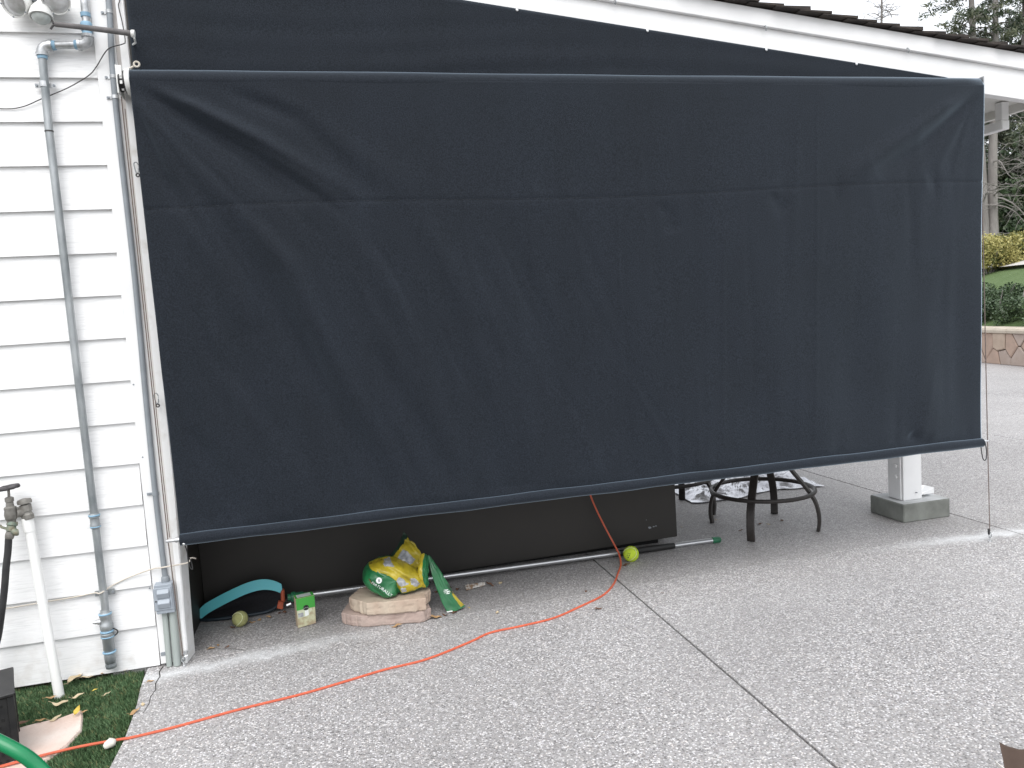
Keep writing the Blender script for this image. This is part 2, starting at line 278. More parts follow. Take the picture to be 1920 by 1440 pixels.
# ------------------------------------------------------------------ mesh helpers
WL = {}          # world location of the root of each object
class MB:
    def __init__(s): s.v = []; s.f = []; s.mi = []
    def add(s, vs, fs, mi=0):
        b = len(s.v); s.v += [Vector(v) for v in vs]; s.f += [tuple(i+b for i in f) for f in fs]; s.mi += [mi]*len(fs); return s
    def box(s, lo, hi, mi=0):
        x0, y0, z0 = lo; x1, y1, z1 = hi
        return s.add([(x0,y0,z0),(x1,y0,z0),(x1,y1,z0),(x0,y1,z0),(x0,y0,z1),(x1,y0,z1),(x1,y1,z1),(x0,y1,z1)],
                     [(0,3,2,1),(4,5,6,7),(0,1,5,4),(1,2,6,5),(2,3,7,6),(3,0,4,7)], mi)
    def hexa(s, p, mi=0):        # 8 corners, same order as box
        return s.add(p, [(0,3,2,1),(4,5,6,7),(0,1,5,4),(1,2,6,5),(2,3,7,6),(3,0,4,7)], mi)
    def prism(s, poly, z0, z1, mi=0):
        n = len(poly); vs = [(x, y, z0) for x, y in poly]+[(x, y, z1) for x, y in poly]
        return s.add(vs, [tuple(range(n-1, -1, -1)), tuple(range(n, 2*n))]+[(i, (i+1) % n, n+(i+1) % n, n+i) for i in range(n)], mi)
    def tube(s, pts, r, n=10, mi=0, cap=True, closed=False, flat=None):
        """tube along points; r number or list; flat=(w,h,up) gives an elliptical/flat section"""
        pts = [Vector(p) for p in pts]; k = len(pts); rs = r if isinstance(r, (list, tuple)) else [r]*k
        up = None; rings = []
        for i, p in enumerate(pts):
            t = (pts[(i+1) % k]-pts[i-1]) if closed else (pts[min(i+1, k-1)]-pts[max(i-1, 0)])
            if t.length < 1e-9: t = Vector((0, 0, 1))
            t.normalize()
            if up is None:
                up = t.orthogonal().normalized()
            up = (up-t*up.dot(t));
            if up.length < 1e-6: up = t.orthogonal()
            up.normalize(); sd_ = t.cross(up)
            rings.append([p+rs[i]*(math.cos(2*PI*j/n)*up+math.sin(2*PI*j/n)*sd_) for j in range(n)])
        vs = [q for rg in rings for q in rg]; fs = []
        for i in range(k if closed else k-1):
            for j in range(n):
                a_, b_ = i*n+j, i*n+(j+1) % n; c_, d_ = ((i+1) % k)*n+(j+1) % n, ((i+1) % k)*n+j
                fs.append((a_, b_, c_, d_))
        if cap and not closed: fs += [tuple(range(n-1, -1, -1)), tuple(range((k-1)*n, k*n))]
        return s.add(vs, fs, mi)
    def lathe(s, org, axis, prof, n=20, mi=0):
        """prof: list of (distance along axis, radius)"""
        org = Vector(org); ax = Vector(axis).normalized(); u = ax.orthogonal().normalized(); w_ = ax.cross(u)
        vs = []; fs = []; k = len(prof)
        for d, r in prof:
            for j in range(n): vs.append(org+ax*d+max(r, 1e-5)*(math.cos(2*PI*j/n)*u+math.sin(2*PI*j/n)*w_))
        for i in range(k-1):
            for j in range(n): fs.append((i*n+j, i*n+(j+1) % n, (i+1)*n+(j+1) % n, (i+1)*n+j))
        fs += [tuple(range(n-1, -1, -1)), tuple(range((k-1)*n, k*n))]
        return s.add(vs, fs, mi)
    def bar(s, pts, wd, th, side):
        """flat bar of width wd (along side vector) and thickness th swept along pts"""
        pts = [Vector(p) for p in pts]; sv = Vector(side).normalized(); k = len(pts); vs = []; fs = []
        for i, p in enumerate(pts):
            t = (pts[min(i+1, k-1)]-pts[max(i-1, 0)]).normalized(); nn = t.cross(sv).normalized()
            for a_, b_ in ((-.5, -.38), (-.38, -.5), (.38, -.5), (.5, -.38), (.5, .38), (.38, .5), (-.38, .5), (-.5, .38)): vs.append(p+sv*wd*a_+nn*th*b_)
        for i in range(k-1):
            for j in range(8): fs.append((i*8+j, i*8+(j+1) % 8, (i+1)*8+(j+1) % 8, (i+1)*8+j))
        fs += [tuple(range(7, -1, -1)), tuple(range((k-1)*8, k*8))]
        return s.add(vs, fs)
    def grid(s, fn, nu, nv, mi=0, mif=None):
        b = len(s.v)
        for j in range(nv+1):
            for i in range(nu+1): s.v.append(Vector(fn(i/nu, j/nv)))
        for j in range(nv):
            for i in range(nu):
                a_ = b+j*(nu+1)+i; s.f.append((a_, a_+1, a_+nu+2, a_+nu+1)); s.mi.append(mif((i+.5)/nu, (j+.5)/nv) if mif else mi)
        return s
    def build(s, name, mats, parent=None, smooth=False, bevel=0, loc=None, solid=0, segs=1, auto=None):
        org = WL[parent.name] if parent is not None else Vector(loc or (0, 0, 0))
        me = bpy.data.meshes.new(name); me.from_pydata([tuple(v-org) for v in s.v], [], s.f)
        mats = mats if isinstance(mats, (list, tuple)) else [mats]
        for m in mats: me.materials.append(MATS[m])
        if len(mats) > 1: me.polygons.foreach_set('material_index', s.mi)
        bm = bmesh.new(); bm.from_mesh(me)
        bmesh.ops.recalc_face_normals(bm, faces=bm.faces) if not solid else None
        if bevel:
            ed = [e_ for e_ in bm.edges if len(e_.link_faces) == 2 and e_.calc_face_angle(0) > 0.5]
            bmesh.ops.bevel(bm, geom=ed, offset=bevel, segments=segs, affect='EDGES', profile=0.5, clamp_overlap=True)
        bm.to_mesh(me); bm.free()
        if smooth: me.polygons.foreach_set('use_smooth', [True]*len(me.polygons))
        o = bpy.data.objects.new(name, me); COL.objects.link(o)
        if auto or (smooth and bevel == 0 and auto is None and len(me.polygons) < 4000):
            try: me.set_sharp_from_angle(angle=math.radians(auto or 42))
            except Exception: pass
        if parent is not None: o.parent = parent
        else: o.location = org
        WL[o.name] = org
        if solid:
            md = o.modifiers.new('thickness', 'SOLIDIFY'); md.thickness = solid; md.offset = 0
        return o
def tag(o, label=None, cat=None, group=None, kind=None):
    if label: o['label'] = label
    if cat: o['category'] = cat
    if group: o['group'] = group
    if kind: o['kind'] = kind
    return o
def thing(name, loc, label, cat, group=None):
    o = bpy.data.objects.new(name, None); COL.objects.link(o); o.location = loc; o.empty_display_size = 0.1
    WL[o.name] = Vector(loc); return tag(o, label, cat, group)
def copy_tree(o, parent=None, off=None):
    c = o.copy(); COL.objects.link(c); c.parent = parent
    WL[c.name] = WL[o.name]+(Vector(off) if off else Vector())
    if off and parent is None: c.location = o.location+Vector(off)
    for ch in o.children: copy_tree(ch, c, off)
    return c
def smoothpath(pts, n=8):
    """Catmull-Rom through pts"""
    P = [Vector(p) for p in pts]; out = []
    for i in range(len(P)-1):
        p0, p1, p2, p3 = P[max(i-1, 0)], P[i], P[i+1], P[min(i+2, len(P)-1)]
        for k in range(n):
            t = k/n; out.append(0.5*((2*p1)+(-p0+p2)*t+(2*p0-5*p1+4*p2-p3)*t*t+(-p0+3*p1-3*p2+p3)*t**3))
    out.append(P[-1]); return out
def fastmesh(name, V, F, mats, parent=None, mi=None, loc=None, smooth=False):
    """numpy quads/tris"""
    org = WL[parent.name] if parent is not None else Vector(loc or (0, 0, 0))
    V = np.asarray(V, dtype=np.float32)-np.array(org, dtype=np.float32); F = np.asarray(F, dtype=np.int32); k = F.shape[1]
    me = bpy.data.meshes.new(name); me.vertices.add(len(V)); me.vertices.foreach_set('co', V.ravel())
    me.loops.add(F.size); me.loops.foreach_set('vertex_index', F.ravel())
    me.polygons.add(len(F)); me.polygons.foreach_set('loop_start', np.arange(0, F.size, k, dtype=np.int32))
    for m in mats: me.materials.append(MATS[m])
    if mi is not None: me.polygons.foreach_set('material_index', np.asarray(mi, dtype=np.int32))
    if smooth: me.polygons.foreach_set('use_smooth', [True]*len(F))
    me.update(calc_edges=True); me.validate()
    o = bpy.data.objects.new(name, me); COL.objects.link(o)
    if parent is not None: o.parent = parent
    else: o.location = org
    WL[o.name] = org; return o
def fnoise(x, y, z=0): return mnoise.noise(Vector((x, y, z)))
def sm(a_, b_, x):
    t = min(1, max(0, (x-a_)/(b_-a_))); return t*t*(3-2*t)

# ================================================================== THE SETTING: ground
def structure(o): o['kind'] = 'structure'; return o
gb = MB(); gb.box((-150, -150, -0.5), (250, 250, -0.06))
ground = structure(gb.build('ground', 'soil'))
pb = MB(); pb.prism([(-0.30, 0.30), (-0.12, 0.02), (-0.10, -0.2), (-0.06, -0.5), (-0.05, -0.85), (-0.04, -1.4), (0.02, -2.2), (0.2, -9), (40, -9), (40, 26), (-0.30, 26)], -0.058, -0.028)
patio = structure(pb.build('concrete_patio', 'joint_base'))
EDGE = [(-0.055, 0.03), (-0.068, 0.006), (-0.05, -0.1), (-0.042, -0.206), (-0.022, -0.36), (-0.012, -0.49), (-0.003, -0.65), (-0.006, -0.83), (0.005, -1.1), (0.02, -1.4), (0.08, -2.2)]
def JY(x): return 0.037*x-0.010         # cold joint between the covered slab and the drive
XJ = [2.265, 4.69, 7.12, 9.55, 13.6]; g = 0.005
YF = [-2.95, -6.0, -9.0]; YB = [3.4, 6.6, 10.0, 14.0]
def slab(poly, mat):
    b = MB(); b.prism(poly, -0.0275, 0.0)
    o = b.build('slab', mat, patio)
    me = o.data; bm = bmesh.new(); bm.from_mesh(me)
    ed = [e_ for e_ in bm.edges if all(v.co.z > -0.001 for v in e_.verts)]
    bmesh.ops.bevel(bm, geom=ed, offset=0.004, segments=2, affect='EDGES', profile=0.6)
    bm.to_mesh(me); bm.free(); return o
cols = [(None, XJ[0])]+[(XJ[i], XJ[i+1]) for i in range(len(XJ)-1)]
for ci, (xa, xb) in enumerate(cols):
    x0 = xa+g if xa is not None else None; x1 = xb-g
    if x0 is None:
        left = [p for p in EDGE if p[1] > YF[0]]
        slab([(-0.055, JY(0)-0.0015+0.01)]+[p for p in left if p[1] < 0]+[(0.12, YF[0]+g), (x1, YF[0]+g), (x1, JY(x1)-0.0015)], 'aggregate')
        slab([(-0.2, JY(0)+0.012), (x1, JY(x1)+0.0015), (x1, YB[0]-g), (-0.2, YB[0]-g)], 'aggregate_worn_shaded')
        x0 = 0.16
    else:
        slab([(x0, JY(x0)-0.0015), (x0, YF[0]+g), (x1, YF[0]+g), (x1, JY(x1)-0.0015)], 'aggregate')
        slab([(x0, JY(x0)+0.0015), (x1, JY(x1)+0.0015), (x1, YB[0]-g), (x0, YB[0]-g)], 'aggregate_worn_shaded' if x1 < 5 else 'aggregate')
    for k in range(2): slab([(x0, YF[k]-g), (x0, YF[k+1]+g), (x1, YF[k+1]+g), (x1, YF[k]-g)], 'aggregate')
    for k in range(3): slab([(x0, YB[k]+g), (x1, YB[k]+g), (x1, YB[k+1]-g), (x0, YB[k+1]-g)], 'aggregate')
# hairline crack beside the house corner
cp = [(0.012, -0.015), (0.006, -0.07), (0.019, -0.12), (0.014, -0.19), (0.028, -0.25), (0.02, -0.31), (0.027, -0.37), (0.022, -0.45)]
cb = MB()
for i in range(len(cp)-1):
    wa, wb = 0.0022*(1-i/8)+.0006, 0.0022*(1-(i+1)/8)+.0006
    (xa, ya), (xb, yb) = cp[i], cp[i+1]
    cb.add([(xa-wa, ya, .0012), (xb-wb, yb, .0012), (xb+wb, yb, .0012), (xa+wa, ya, .0012)], [(0, 1, 2, 3)])
cb.build('crack', 'crack_dark', patio)
cb = MB()
cp = [(0.17, 0.13), (0.22, 0.11), (0.25, 0.08), (0.31, 0.06), (0.36, 0.02)]
for i in range(len(cp)-1):
    (xa, ya), (xb, yb) = cp[i], cp[i+1]; cb.add([(xa, ya-.002, .0012), (xb, yb-.0015, .0012), (xb, yb+.0015, .0012), (xa, ya+.002, .0012)], [(0, 1, 2, 3)])
cb.build('crack', 'crack_dark', patio)

# turf strip along the house wall
FLAG = [(-0.47, -0.40), (-0.38, -0.375), (-0.30, -0.365), (-0.232, -0.325), (-0.215, -0.38), (-0.185, -0.50), (-0.205, -0.60), (-0.25, -0.70), (-0.36, -0.78), (-0.50, -0.70), (-0.52, -0.52)]
def inpoly(x, y, P):
    c = np.zeros(len(x), bool); n = len(P)
    for i in range(n):
        (x1, y1), (x2, y2) = P[i], P[(i+1) % n]
        cond = ((y1 > y) != (y2 > y)) & (x < (x2-x1)*(y-y1)/((y2-y1) if y2 != y1 else 1e-9)+x1); c ^= cond
    return c
tb = MB(); tb.prism([(-3.0, 0.02)]+[(-0.075, 0.02)]+[(x-0.008, y) for x, y in EDGE[2:]]+[(-3.0, -2.2)], -0.055, -0.022)
tag(structure(tb.build('turf_soil', 'turf_base')))
nb_ = 130000
ex = np.array([p[0] for p in EDGE]); ey = np.array([p[1] for p in EDGE])
gx = rng.uniform(-1.25, 0.1, nb_); gy = rng.uniform(-1.35, 0.012, nb_)
lim = np.interp(-gy, -ey, ex)
jit = np.array([0.012*fnoise(0, y*30) for y in gy])
keep = (gx < lim-0.002+jit) & ~inpoly(gx, gy, [((x+0.35)*0.985-0.35, (y+0.53)*0.985-0.53) for x, y in FLAG])
gx, gy = gx[keep], gy[keep]; n_ = len(gx)
hh = rng.uniform(0.014, 0.030, n_)*(0.8+0.35*np.array([fnoise(x*9, y*9) for x, y in zip(gx, gy)]))
az = rng.uniform(0, 2*PI, n_); ln = rng.uniform(0.1, 0.75, n_)*hh; wdt = rng.uniform(0.0009, 0.0017, n_)
fx, fy = np.cos(az), np.sin(az); z0 = np.full(n_, -0.022)
A = np.stack([gx-fy*wdt, gy+fx*wdt, z0], 1); B = np.stack([gx+fy*wdt, gy-fx*wdt, z0], 1)
Mid = np.stack([gx+fx*ln*.4, gy+fy*ln*.4, z0+hh*.62], 1); T = np.stack([gx+fx*ln, gy+fy*ln, z0+hh], 1)
V = np.stack([A, B, Mid+np.stack([fy*wdt*.8, -fx*wdt*.8, 0*fx], 1), T], 1).reshape(-1, 3)
F = np.arange(n_*4).reshape(-1, 4)
u_ = rng.random(n_)+.35*np.array([fnoise(x*22, y*22, 4) for x, y in zip(gx, gy)])
grass = fastmesh('turf_grass', V, F, ['grass_dark', 'grass_mid', 'grass_straw'], mi=np.where(u_ < .55, 0, np.where(u_ < .95, 1, 2)))
tag(grass, 'short green turf growing along the foot of the white house wall', 'grass', kind='stuff')

# the pale flagstone set in the turf
fb = MB()
def ringpoly(P, sc, z):
    cx = sum(p[0] for p in P)/len(P); cy = sum(p[1] for p in P)/len(P); return [(cx+(x-cx)*sc, cy+(y-cy)*sc, z) for x, y in P]
n_ = len(FLAG); vs = ringpoly(FLAG, 1, -.04)+ringpoly(FLAG, 1, -.008)+ringpoly(FLAG, .965, .0)
fb.add(vs, [(i, (i+1) % n_, n_+(i+1) % n_, n_+i) for i in range(n_)]+[(n_+i, n_+(i+1) % n_, 2*n_+(i+1) % n_, 2*n_+i) for i in range(n_)]+[tuple(range(2*n_, 3*n_))])
tag(fb.build('flagstone', 'flagstone_pale', loc=(-.35, -.55, -.04)), 'pale pinkish flagstone sunk in the turf beside the black crate', 'flagstone')

# ================================================================== THE HOUSE
house = thing('house', (-1.2, 0.1, 0), 'white clapboard house wall with white corner boards', 'house')
SL = [0.006, .189, .373, .556, .740, .924, 1.106, 1.290, 1.475, 1.658, 1.840, 2.023, 2.208, 2.388, 2.567, 2.748, 2.930, 3.112, 3.295]
for k in range(len(SL)-1):
    z0, z1 = SL[k], SL[k+1]+0.022
    nx = 26; b = MB(); vs = []
    for i in range(nx+1):
        xe_ = .0025 if k > 4 else -.0025; x = -2.6+(2.6+xe_)*i/nx; dz = 0.0013*fnoise(x*3, k*7.1); dy = 0.0012*fnoise(x*2.2, k*5.3, 3)
        vs += [(x, -0.0065+dy, z0+dz), (x, 0.0095+dy*.3, z1), (x, 0.0195, z1), (x, 0.0095, z0+dz)]
    fs = []
    for i in range(nx):
        for j in range(4): a_ = i*4+j; b2 = i*4+(j+1) % 4; fs.append((a_, b2, b2+4, a_+4))
    fs += [(0, 1, 2, 3), (nx*4+3, nx*4+2, nx*4+1, nx*4)]
    b.add(vs, fs); b.build('clapboard', 'siding_white', house)
b = MB(); b.box((-2.6, 0.02, -0.05), (0.085, 0.12, 3.4)); b.build('sheathing', 'soil', house)
b = MB(); b.box((0.004, -0.015, 0.012), (0.086, 0.018, 3.35)); b.build('corner_board', 'white_paint', house, bevel=0.002)
b = MB(); b.box((0.0865, -0.010, 0.012), (0.104, 0.02, 3.3)); b.build('corner_filler', 'dirty_white', house)
# corner post, a little worn at its foot
b = MB(); nz_ = 60; vs = []
for i in range(nz_+1):
    z = 3.2*(i/nz_)**1.15; t = sm(0, 0.9, z); xr = 0.120+0.020*t; wv = 0.003*fnoise(z*14, 2.2)*(1-t*.8); bite = 0.010*max(0, 1-z/0.06)
    vs += [(0.1045, -0.022, z), (xr-0.005+wv-bite, -0.022, z), (xr+wv-bite*.6, -0.016, z), (xr+0.010, 0.095, z), (0.1045, 0.095, z)]
fs = []
for i in range(nz_):
    for j in range(5): fs.append((i*5+j, i*5+(j+1) % 5, i*5+5+(j+1) % 5, i*5+5+j))
fs += [(4, 3, 2, 1, 0), tuple(range(nz_*5, nz_*5+5))]
b.add(vs, fs); b.build('corner_post', 'chipped_white', house)
# side wall of the house running back under the patio roof
b = MB(); b.box((-0.02, 0.121, -0.03), (0.092, 4.6, 3.2)); b.build('side_wall', 'brown_panel', house)
for (x, z) in ((0.015, 1.27), (0.02, .95), (0.02, .38), (-.012, .36), (-.014, .215), (.012, .055)):
    b = MB(); b.lathe((x, -0.0165 if x > 0 else -.004, z), (0, 1, 0), [(0, .0035), (.004, .004)], 8); b.build('nail_head', 'conduit_grey', house)

# ================================================================== PATIO ROOF
def ZB(x): return 3.048-0.120*x
roof = thing('patio_roof', (2.4, 1.5, 2.5), 'patio roof with white sloping rake boards and dark shingles', 'roof')
XE = 5.06
def sloped(y0, y1, d0, d1, x0=-0.6, x1=XE):
    return [(x0, y0, ZB(x0)+d0), (x1, y0, ZB(x1)+d0), (x1, y1, ZB(x1)+d0), (x0, y1, ZB(x0)+d0), (x0, y0, ZB(x0)+d1), (x1, y0, ZB(x1)+d1), (x1, y1, ZB(x1)+d1), (x0, y1, ZB(x0)+d1)]
b = MB(); b.hexa(sloped(-0.03, 0.0195, 0, 0.158)); b.build('rake_board', 'white_paint', roof, bevel=0.002)
b = MB(); b.hexa(sloped(-0.052, 0.0195, 0.1585, 0.243)); b.build('rake_trim', 'white_paint', roof, bevel=0.002)
b = MB(); b.hexa(sloped(0.02, 4.2, 0.10, 0.235, x0=0.1)); b.build('roof_deck', 'soffit_white', roof)
b = MB(); b.box((XE-0.035, 0.02, ZB(XE)+0.055), (XE, 4.2, ZB(XE)+0.24)); b.build('eave_fascia', 'soffit_white', roof)
for yr in (0.62, 1.24, 1.86, 2.48, 3.1, 3.7):
    b = MB(); b.hexa(sloped(yr-.02, yr+.02, -0.02, 0.099, x0=0.12, x1=4.9)); b.build('rafter', 'soffit_white', roof)
b = MB(); b.box((4.30, 0.03, 2.33), (4.44, 4.15, 2.50)); b.build('header_beam', 'soffit_white', roof, bevel=0.003)
k = 0; x = -0.55
while x < XE+0.02:
    c = 0.135+random.uniform(-.012, .012)
    for (ya, yb, pr) in ((-0.085+random.uniform(-.012, .006), 0.30, 1), (0.303, 4.25, 0)):
        t = random.uniform(.012, .020) if pr else .015; xe = x+c+0.05+random.uniform(-.006, .012)
        b = MB(); vs = []
        for yy in (ya, yb):
            vs += [(x, yy, ZB(x)+.246), (xe, yy, ZB(xe)+.256), (xe, yy, ZB(xe)+.256+t), (x, yy, ZB(x)+.250)]
        b.add(vs, [(0, 1, 2, 3), (7, 6, 5, 4), (0, 4, 5, 1), (1, 5, 6, 2), (2, 6, 7, 3), (3, 7, 4, 0)])
        b.build('shingle', 'shingle', roof)
    x += c
for (x, z) in ((2.317, 2.923), (3.121, 2.819), (3.961, 2.724), (4.74, 2.585)):
    b = MB(); b.tube(smoothpath([(x, -0.045, z+.012), (x, -.06, z+.012), (x, -.068, z), (x+.003, -.060, z-.010), (x+.002, -.05, z-.004)], 5), .0028, 6); b.build('screw_hook', 'galvanised', roof, smooth=True)
# downspout elbow under the eave
ds = thing('downspout', (4.93, .3, 2.3), 'white downspout elbow hanging below the patio eave', 'downspout')
b = MB(); b.box((4.902, .266, 2.4445), (4.955, .318, 2.5525)); b.build('outlet', 'white_paint', ds, bevel=.004)
b = MB(); b.box((4.900, .264, 2.390), (4.957, 1.25, 2.444)); b.build('elbow_pipe', 'white_paint', ds, bevel=.004)

# post on its concrete pier
pier = MB(); pier.box((4.283, .425, 0.0), (4.633, .735, .118)); po = pier.build('concrete_pier', 'pier_concrete', bevel=.006, loc=(4.46, .58, 0))
tag(po, 'square grey concrete pier block under the white post', 'pier')
b = MB(); b.add([(4.289, .431, .1184), (4.627, .431, .1184), (4.627, .729, .1184), (4.289, .729, .1184)], [(0, 1, 2, 3)]); b.build('painted_lit_top', 'pier_top_lit', po)  # pale sheet on the pier: sky light on its top painted as colour
post = thing('patio_post', (4.42, .57, .118), 'white square patio post standing on the grey concrete pier', 'post')
b = MB(); b.box((4.348, .500, .1190), (4.488, .640, 2.329)); b.build('shaft', 'white_paint', post, bevel=.003)
b = MB(); b.box((4.338, .515, .123), (4.3478, .625, .50)); b.build('side_plate', 'white_paint', post, bevel=.002)
for z in (.405, .27, .34):
    b = MB(); b.lathe((4.3378, .55, z), (-1, 0, 0), [(0, .014), (.004, .014), (.010, .011)], 6); b.build('bolt', 'white_paint', post)
b = MB(); b.hexa([(4.4885, .52, .135), (4.60, .52, .135), (4.60, .60, .135), (4.4885, .60, .135), (4.4885, .52, .142), (4.60, .52, .175), (4.60, .60, .175), (4.4885, .60, .185)]); b.build('kick_block', 'white_paint', post, bevel=.003)
b = MB(); b.lathe((4.44, .4995, .165), (0, -1, 0), [(0, .004), (.012, .004)], 6); b.build('nail', 'conduit_grey', post)

# ================================================================== COUNTER behind the shade
counter = thing('patio_counter', (1.5, 1.0, 0), 'dark brown panelled patio counter behind the roller shade', 'counter')
b = MB(); b.hexa([(0.094, .650, .004), (2.838, .650, .046), (2.838, .668, .046), (0.094, .668, .004), (0.094, .650, .98), (2.838, .650, .98), (2.838, .668, .98), (0.094, .668, .98)]); b.build('front_panel', 'brown_panel', counter, bevel=.002)
b = MB(); b.hexa([(2.820, .6685, .046), (2.838, .6685, .046), (2.838, 1.35, .046), (2.820, 1.35, .046), (2.820, .6685, .98), (2.838, .6685, .98), (2.838, 1.35, .98), (2.820, 1.35, .98)]); b.build('end_panel', 'brown_panel', counter)
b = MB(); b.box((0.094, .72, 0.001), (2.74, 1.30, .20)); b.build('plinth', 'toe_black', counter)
b = MB(); b.box((0.094, .62, .981), (2.87, 1.40, 1.02)); b.build('counter_top', 'counter_stone', counter, bevel=.004)
for (x, z, r) in ((2.66, .125, .012), (2.685, .128, .007), (2.64, .175, .004), (2.70, .13, .006)):
    b = MB(); n_ = 9; b.add([(x+r*math.cos(i*2*PI/n_)*random.uniform(.6, 1.2), .6488, z+r*.6*math.sin(i*2*PI/n_)*random.uniform(.6, 1.2)) for i in range(n_)], [tuple(range(n_))]); b.build('scuff', 'conduit_grey', counter)

# ================================================================== ROLLER SHADE
shade = thing('roller_shade', (2.27, -0.10, 0), 'large dark blue-grey fabric roller shade hanging across the patio opening', 'shade')
XL0, XR0, ZR, RR = 0.150, 4.372, 2.525, 0.047          # roller
def xl(z): return 0.150+0.006*sm(2.4, .6, z)
def xr(z): return 4.370-0.022*sm(2.5, 1.6, z)+0.0*z
WR = [
([(0.20, 2.51), (0.62, 2.28), (0.98, 2.02)], 0.016, 0.045),
([(0.17, 2.51), (0.45, 2.30), (0.81, 2.00)], -0.012, 0.045),
([(0.16, 2.45), (0.30, 2.22), (0.51, 1.97)], 0.009, 0.04),
([(0.15, 2.40), (0.22, 2.14), (0.32, 2.00)], -0.007, 0.04),
([(0.47, 2.51), (0.81, 2.36), (1.11, 2.02)], -0.008, 0.05),
([(0.68, 2.49), (0.98, 2.24), (1.33, 2.00)], 0.005, 0.07),
([(0.53, 1.99), (0.71, 1.74), (0.89, 1.25), (1.07, 0.75)], 0.009, 0.07),
([(0.50, 1.91), (0.66, 1.51), (0.88, 1.06), (1.09, 0.67)], -0.009, 0.07),
([(0.27, 2.00), (0.44, 1.70), (0.53, 1.47)], 0.004, 0.05),
([(0.91, 1.98), (1.20, 1.47), (1.37, 0.84), (1.49, 0.67)], 0.005, 0.08),
([(1.05, 1.36), (1.17, 1.08), (1.39, 0.66)], -0.005, 0.06),
([(1.28, 1.97), (1.54, 1.45), (1.70, 0.68)], 0.004, 0.09),
([(1.70, 1.94), (1.80, 1.43), (1.91, 0.70)], -0.004, 0.09),
([(2.27, 2.52), (2.24, 1.99), (2.23, 1.41), (2.20, 0.62)], 0.0008, 0.012),
([(3.35, 2.52), (3.32, 1.67), (3.29, 0.69)], 0.0008, 0.012),
([(2.80, 1.90), (2.78, 1.37), (2.76, 0.69)], 0.0005, 0.015),
([(4.31, 2.52), (3.86, 2.25), (3.44, 2.02)], 0.009, 0.05),
([(4.32, 2.47), (4.00, 2.23), (3.70, 2.07)], -0.008, 0.05),
([(3.07, 1.99), (3.11, 1.93), (3.15, 1.89)], -0.0022, 0.045),
([(3.89, 0.69), (3.94, 0.63), (3.99, 0.60)], -0.004, 0.05),
([(2.46, 1.96), (2.51, 1.88), (2.53, 1.81)], -0.002, 0.045),
([(0.40, 1.29), (0.59, 0.92), (0.66, 0.65)], 0.004, 0.06),
([(0.23, 1.08), (0.36, 0.83), (0.41, 0.63)], -0.004, 0.05),

]
segs = []
for pts, am, wd in WR:
    P = [np.array(p) for p in pts]; Ls = [np.linalg.norm(P[i+1]-P[i]) for i in range(len(P)-1)]; tot = sum(Ls); acc = 0
    for i in range(len(P)-1):
        segs.append((P[i], P[i+1], acc/tot, (acc+Ls[i])/tot, am, wd)); acc += Ls[i]
groups = []
for pts, am, wd in WR: groups.append((np.array(pts), am, wd))
NU, NV = 560, 300
U, Vv = np.meshgrid(np.linspace(0, 1, NU+1), np.linspace(0, 1, NV+1))
ZT, ZBm = ZR+0.012, 0.603
Zg = ZT+(ZBm-ZT)*Vv
Xg = np.vectorize(xl)(Zg)*(1-U)+np.vectorize(xr)(Zg)*U
D = np.zeros_like(Xg)
for pts, am, wd in groups:
    best = np.full(Xg.shape, 1e9); bt = np.zeros_like(Xg)
    Ls = np.linalg.norm(np.diff(pts, axis=0), axis=1); cum = np.concatenate([[0], np.cumsum(Ls)]); tot = cum[-1]
    for i in range(len(pts)-1):
        d = pts[i+1]-pts[i]; L2 = d@d
        t = ((Xg-pts[i, 0])*d[0]+(Zg-pts[i, 1])*d[1])/L2; t = np.clip(t, -0.15 if i == 0 else 0, 1.15 if i == len(pts)-2 else 1)
        dist = np.hypot(Xg-(pts[i, 0]+t*d[0]), Zg-(pts[i, 1]+t*d[1]))
        gt = (cum[i]+t*Ls[i])/tot; m = dist < best; best = np.where(m, dist, best); bt = np.where(m, gt, bt)
    wloc = wd*(0.55+0.65*np.clip(bt, 0, 1))
    env = np.clip(1.15-np.abs(bt*2-1)**3, 0, 1)
    D += (1.5 if pts[0, 1] > 2.05 else 2.9)*am*env*np.exp(-(best/wloc)**2)
r3 = np.random.default_rng(17)
fine = []
for i in range(18):                      # fine creases fanning out of the two upper corners
    an = math.radians(-78+52*i/17+r3.uniform(-2, 2)); L_ = r3.uniform(.35, 1.0); d0 = r3.uniform(.05, .25)
    fine.append((np.array([.165, 2.50])+d0*np.array([math.cos(an), math.sin(an)]), an+r3.uniform(-.08, .08), L_, r3.choice([-1, 1])*r3.uniform(.0022, .0046), r3.uniform(.014, .026)))
for i in range(9):
    an = math.radians(180+24+50*i/8+r3.uniform(-3, 3)); L_ = r3.uniform(.3, .7); d0 = r3.uniform(.05, .2)
    fine.append((np.array([4.35, 2.48])+d0*np.array([math.cos(an), math.sin(an)]), an, L_, r3.choice([-1, 1])*r3.uniform(.0008, .0018), r3.uniform(.018, .03)))
for i in range(34):                      # slanting ripples below the seam, dying out to the right
    x0 = r3.uniform(.15, 2.3); z0 = r3.uniform(1.0, 1.98); an = math.radians(-72+r3.uniform(-9, 14)+6*max(0, x0-1)); L_ = r3.uniform(.35, 1.0)
    fine.append((np.array([x0, z0]), an, L_, r3.choice([-1, 1])*r3.uniform(.0030, .0070)*(1-.22*x0), r3.uniform(.02, .045)))
for i in range(22):                      # near-vertical ripples on the right
    x0 = r3.uniform(2.3, 4.3); z0 = r3.uniform(.9, 2.45); an = math.radians(-90+r3.uniform(-7, 5)); L_ = r3.uniform(.4, 1.1)
    fine.append((np.array([x0, z0]), an, L_, r3.choice([-1, 1])*r3.uniform(.0009, .0020), r3.uniform(.02, .045)))
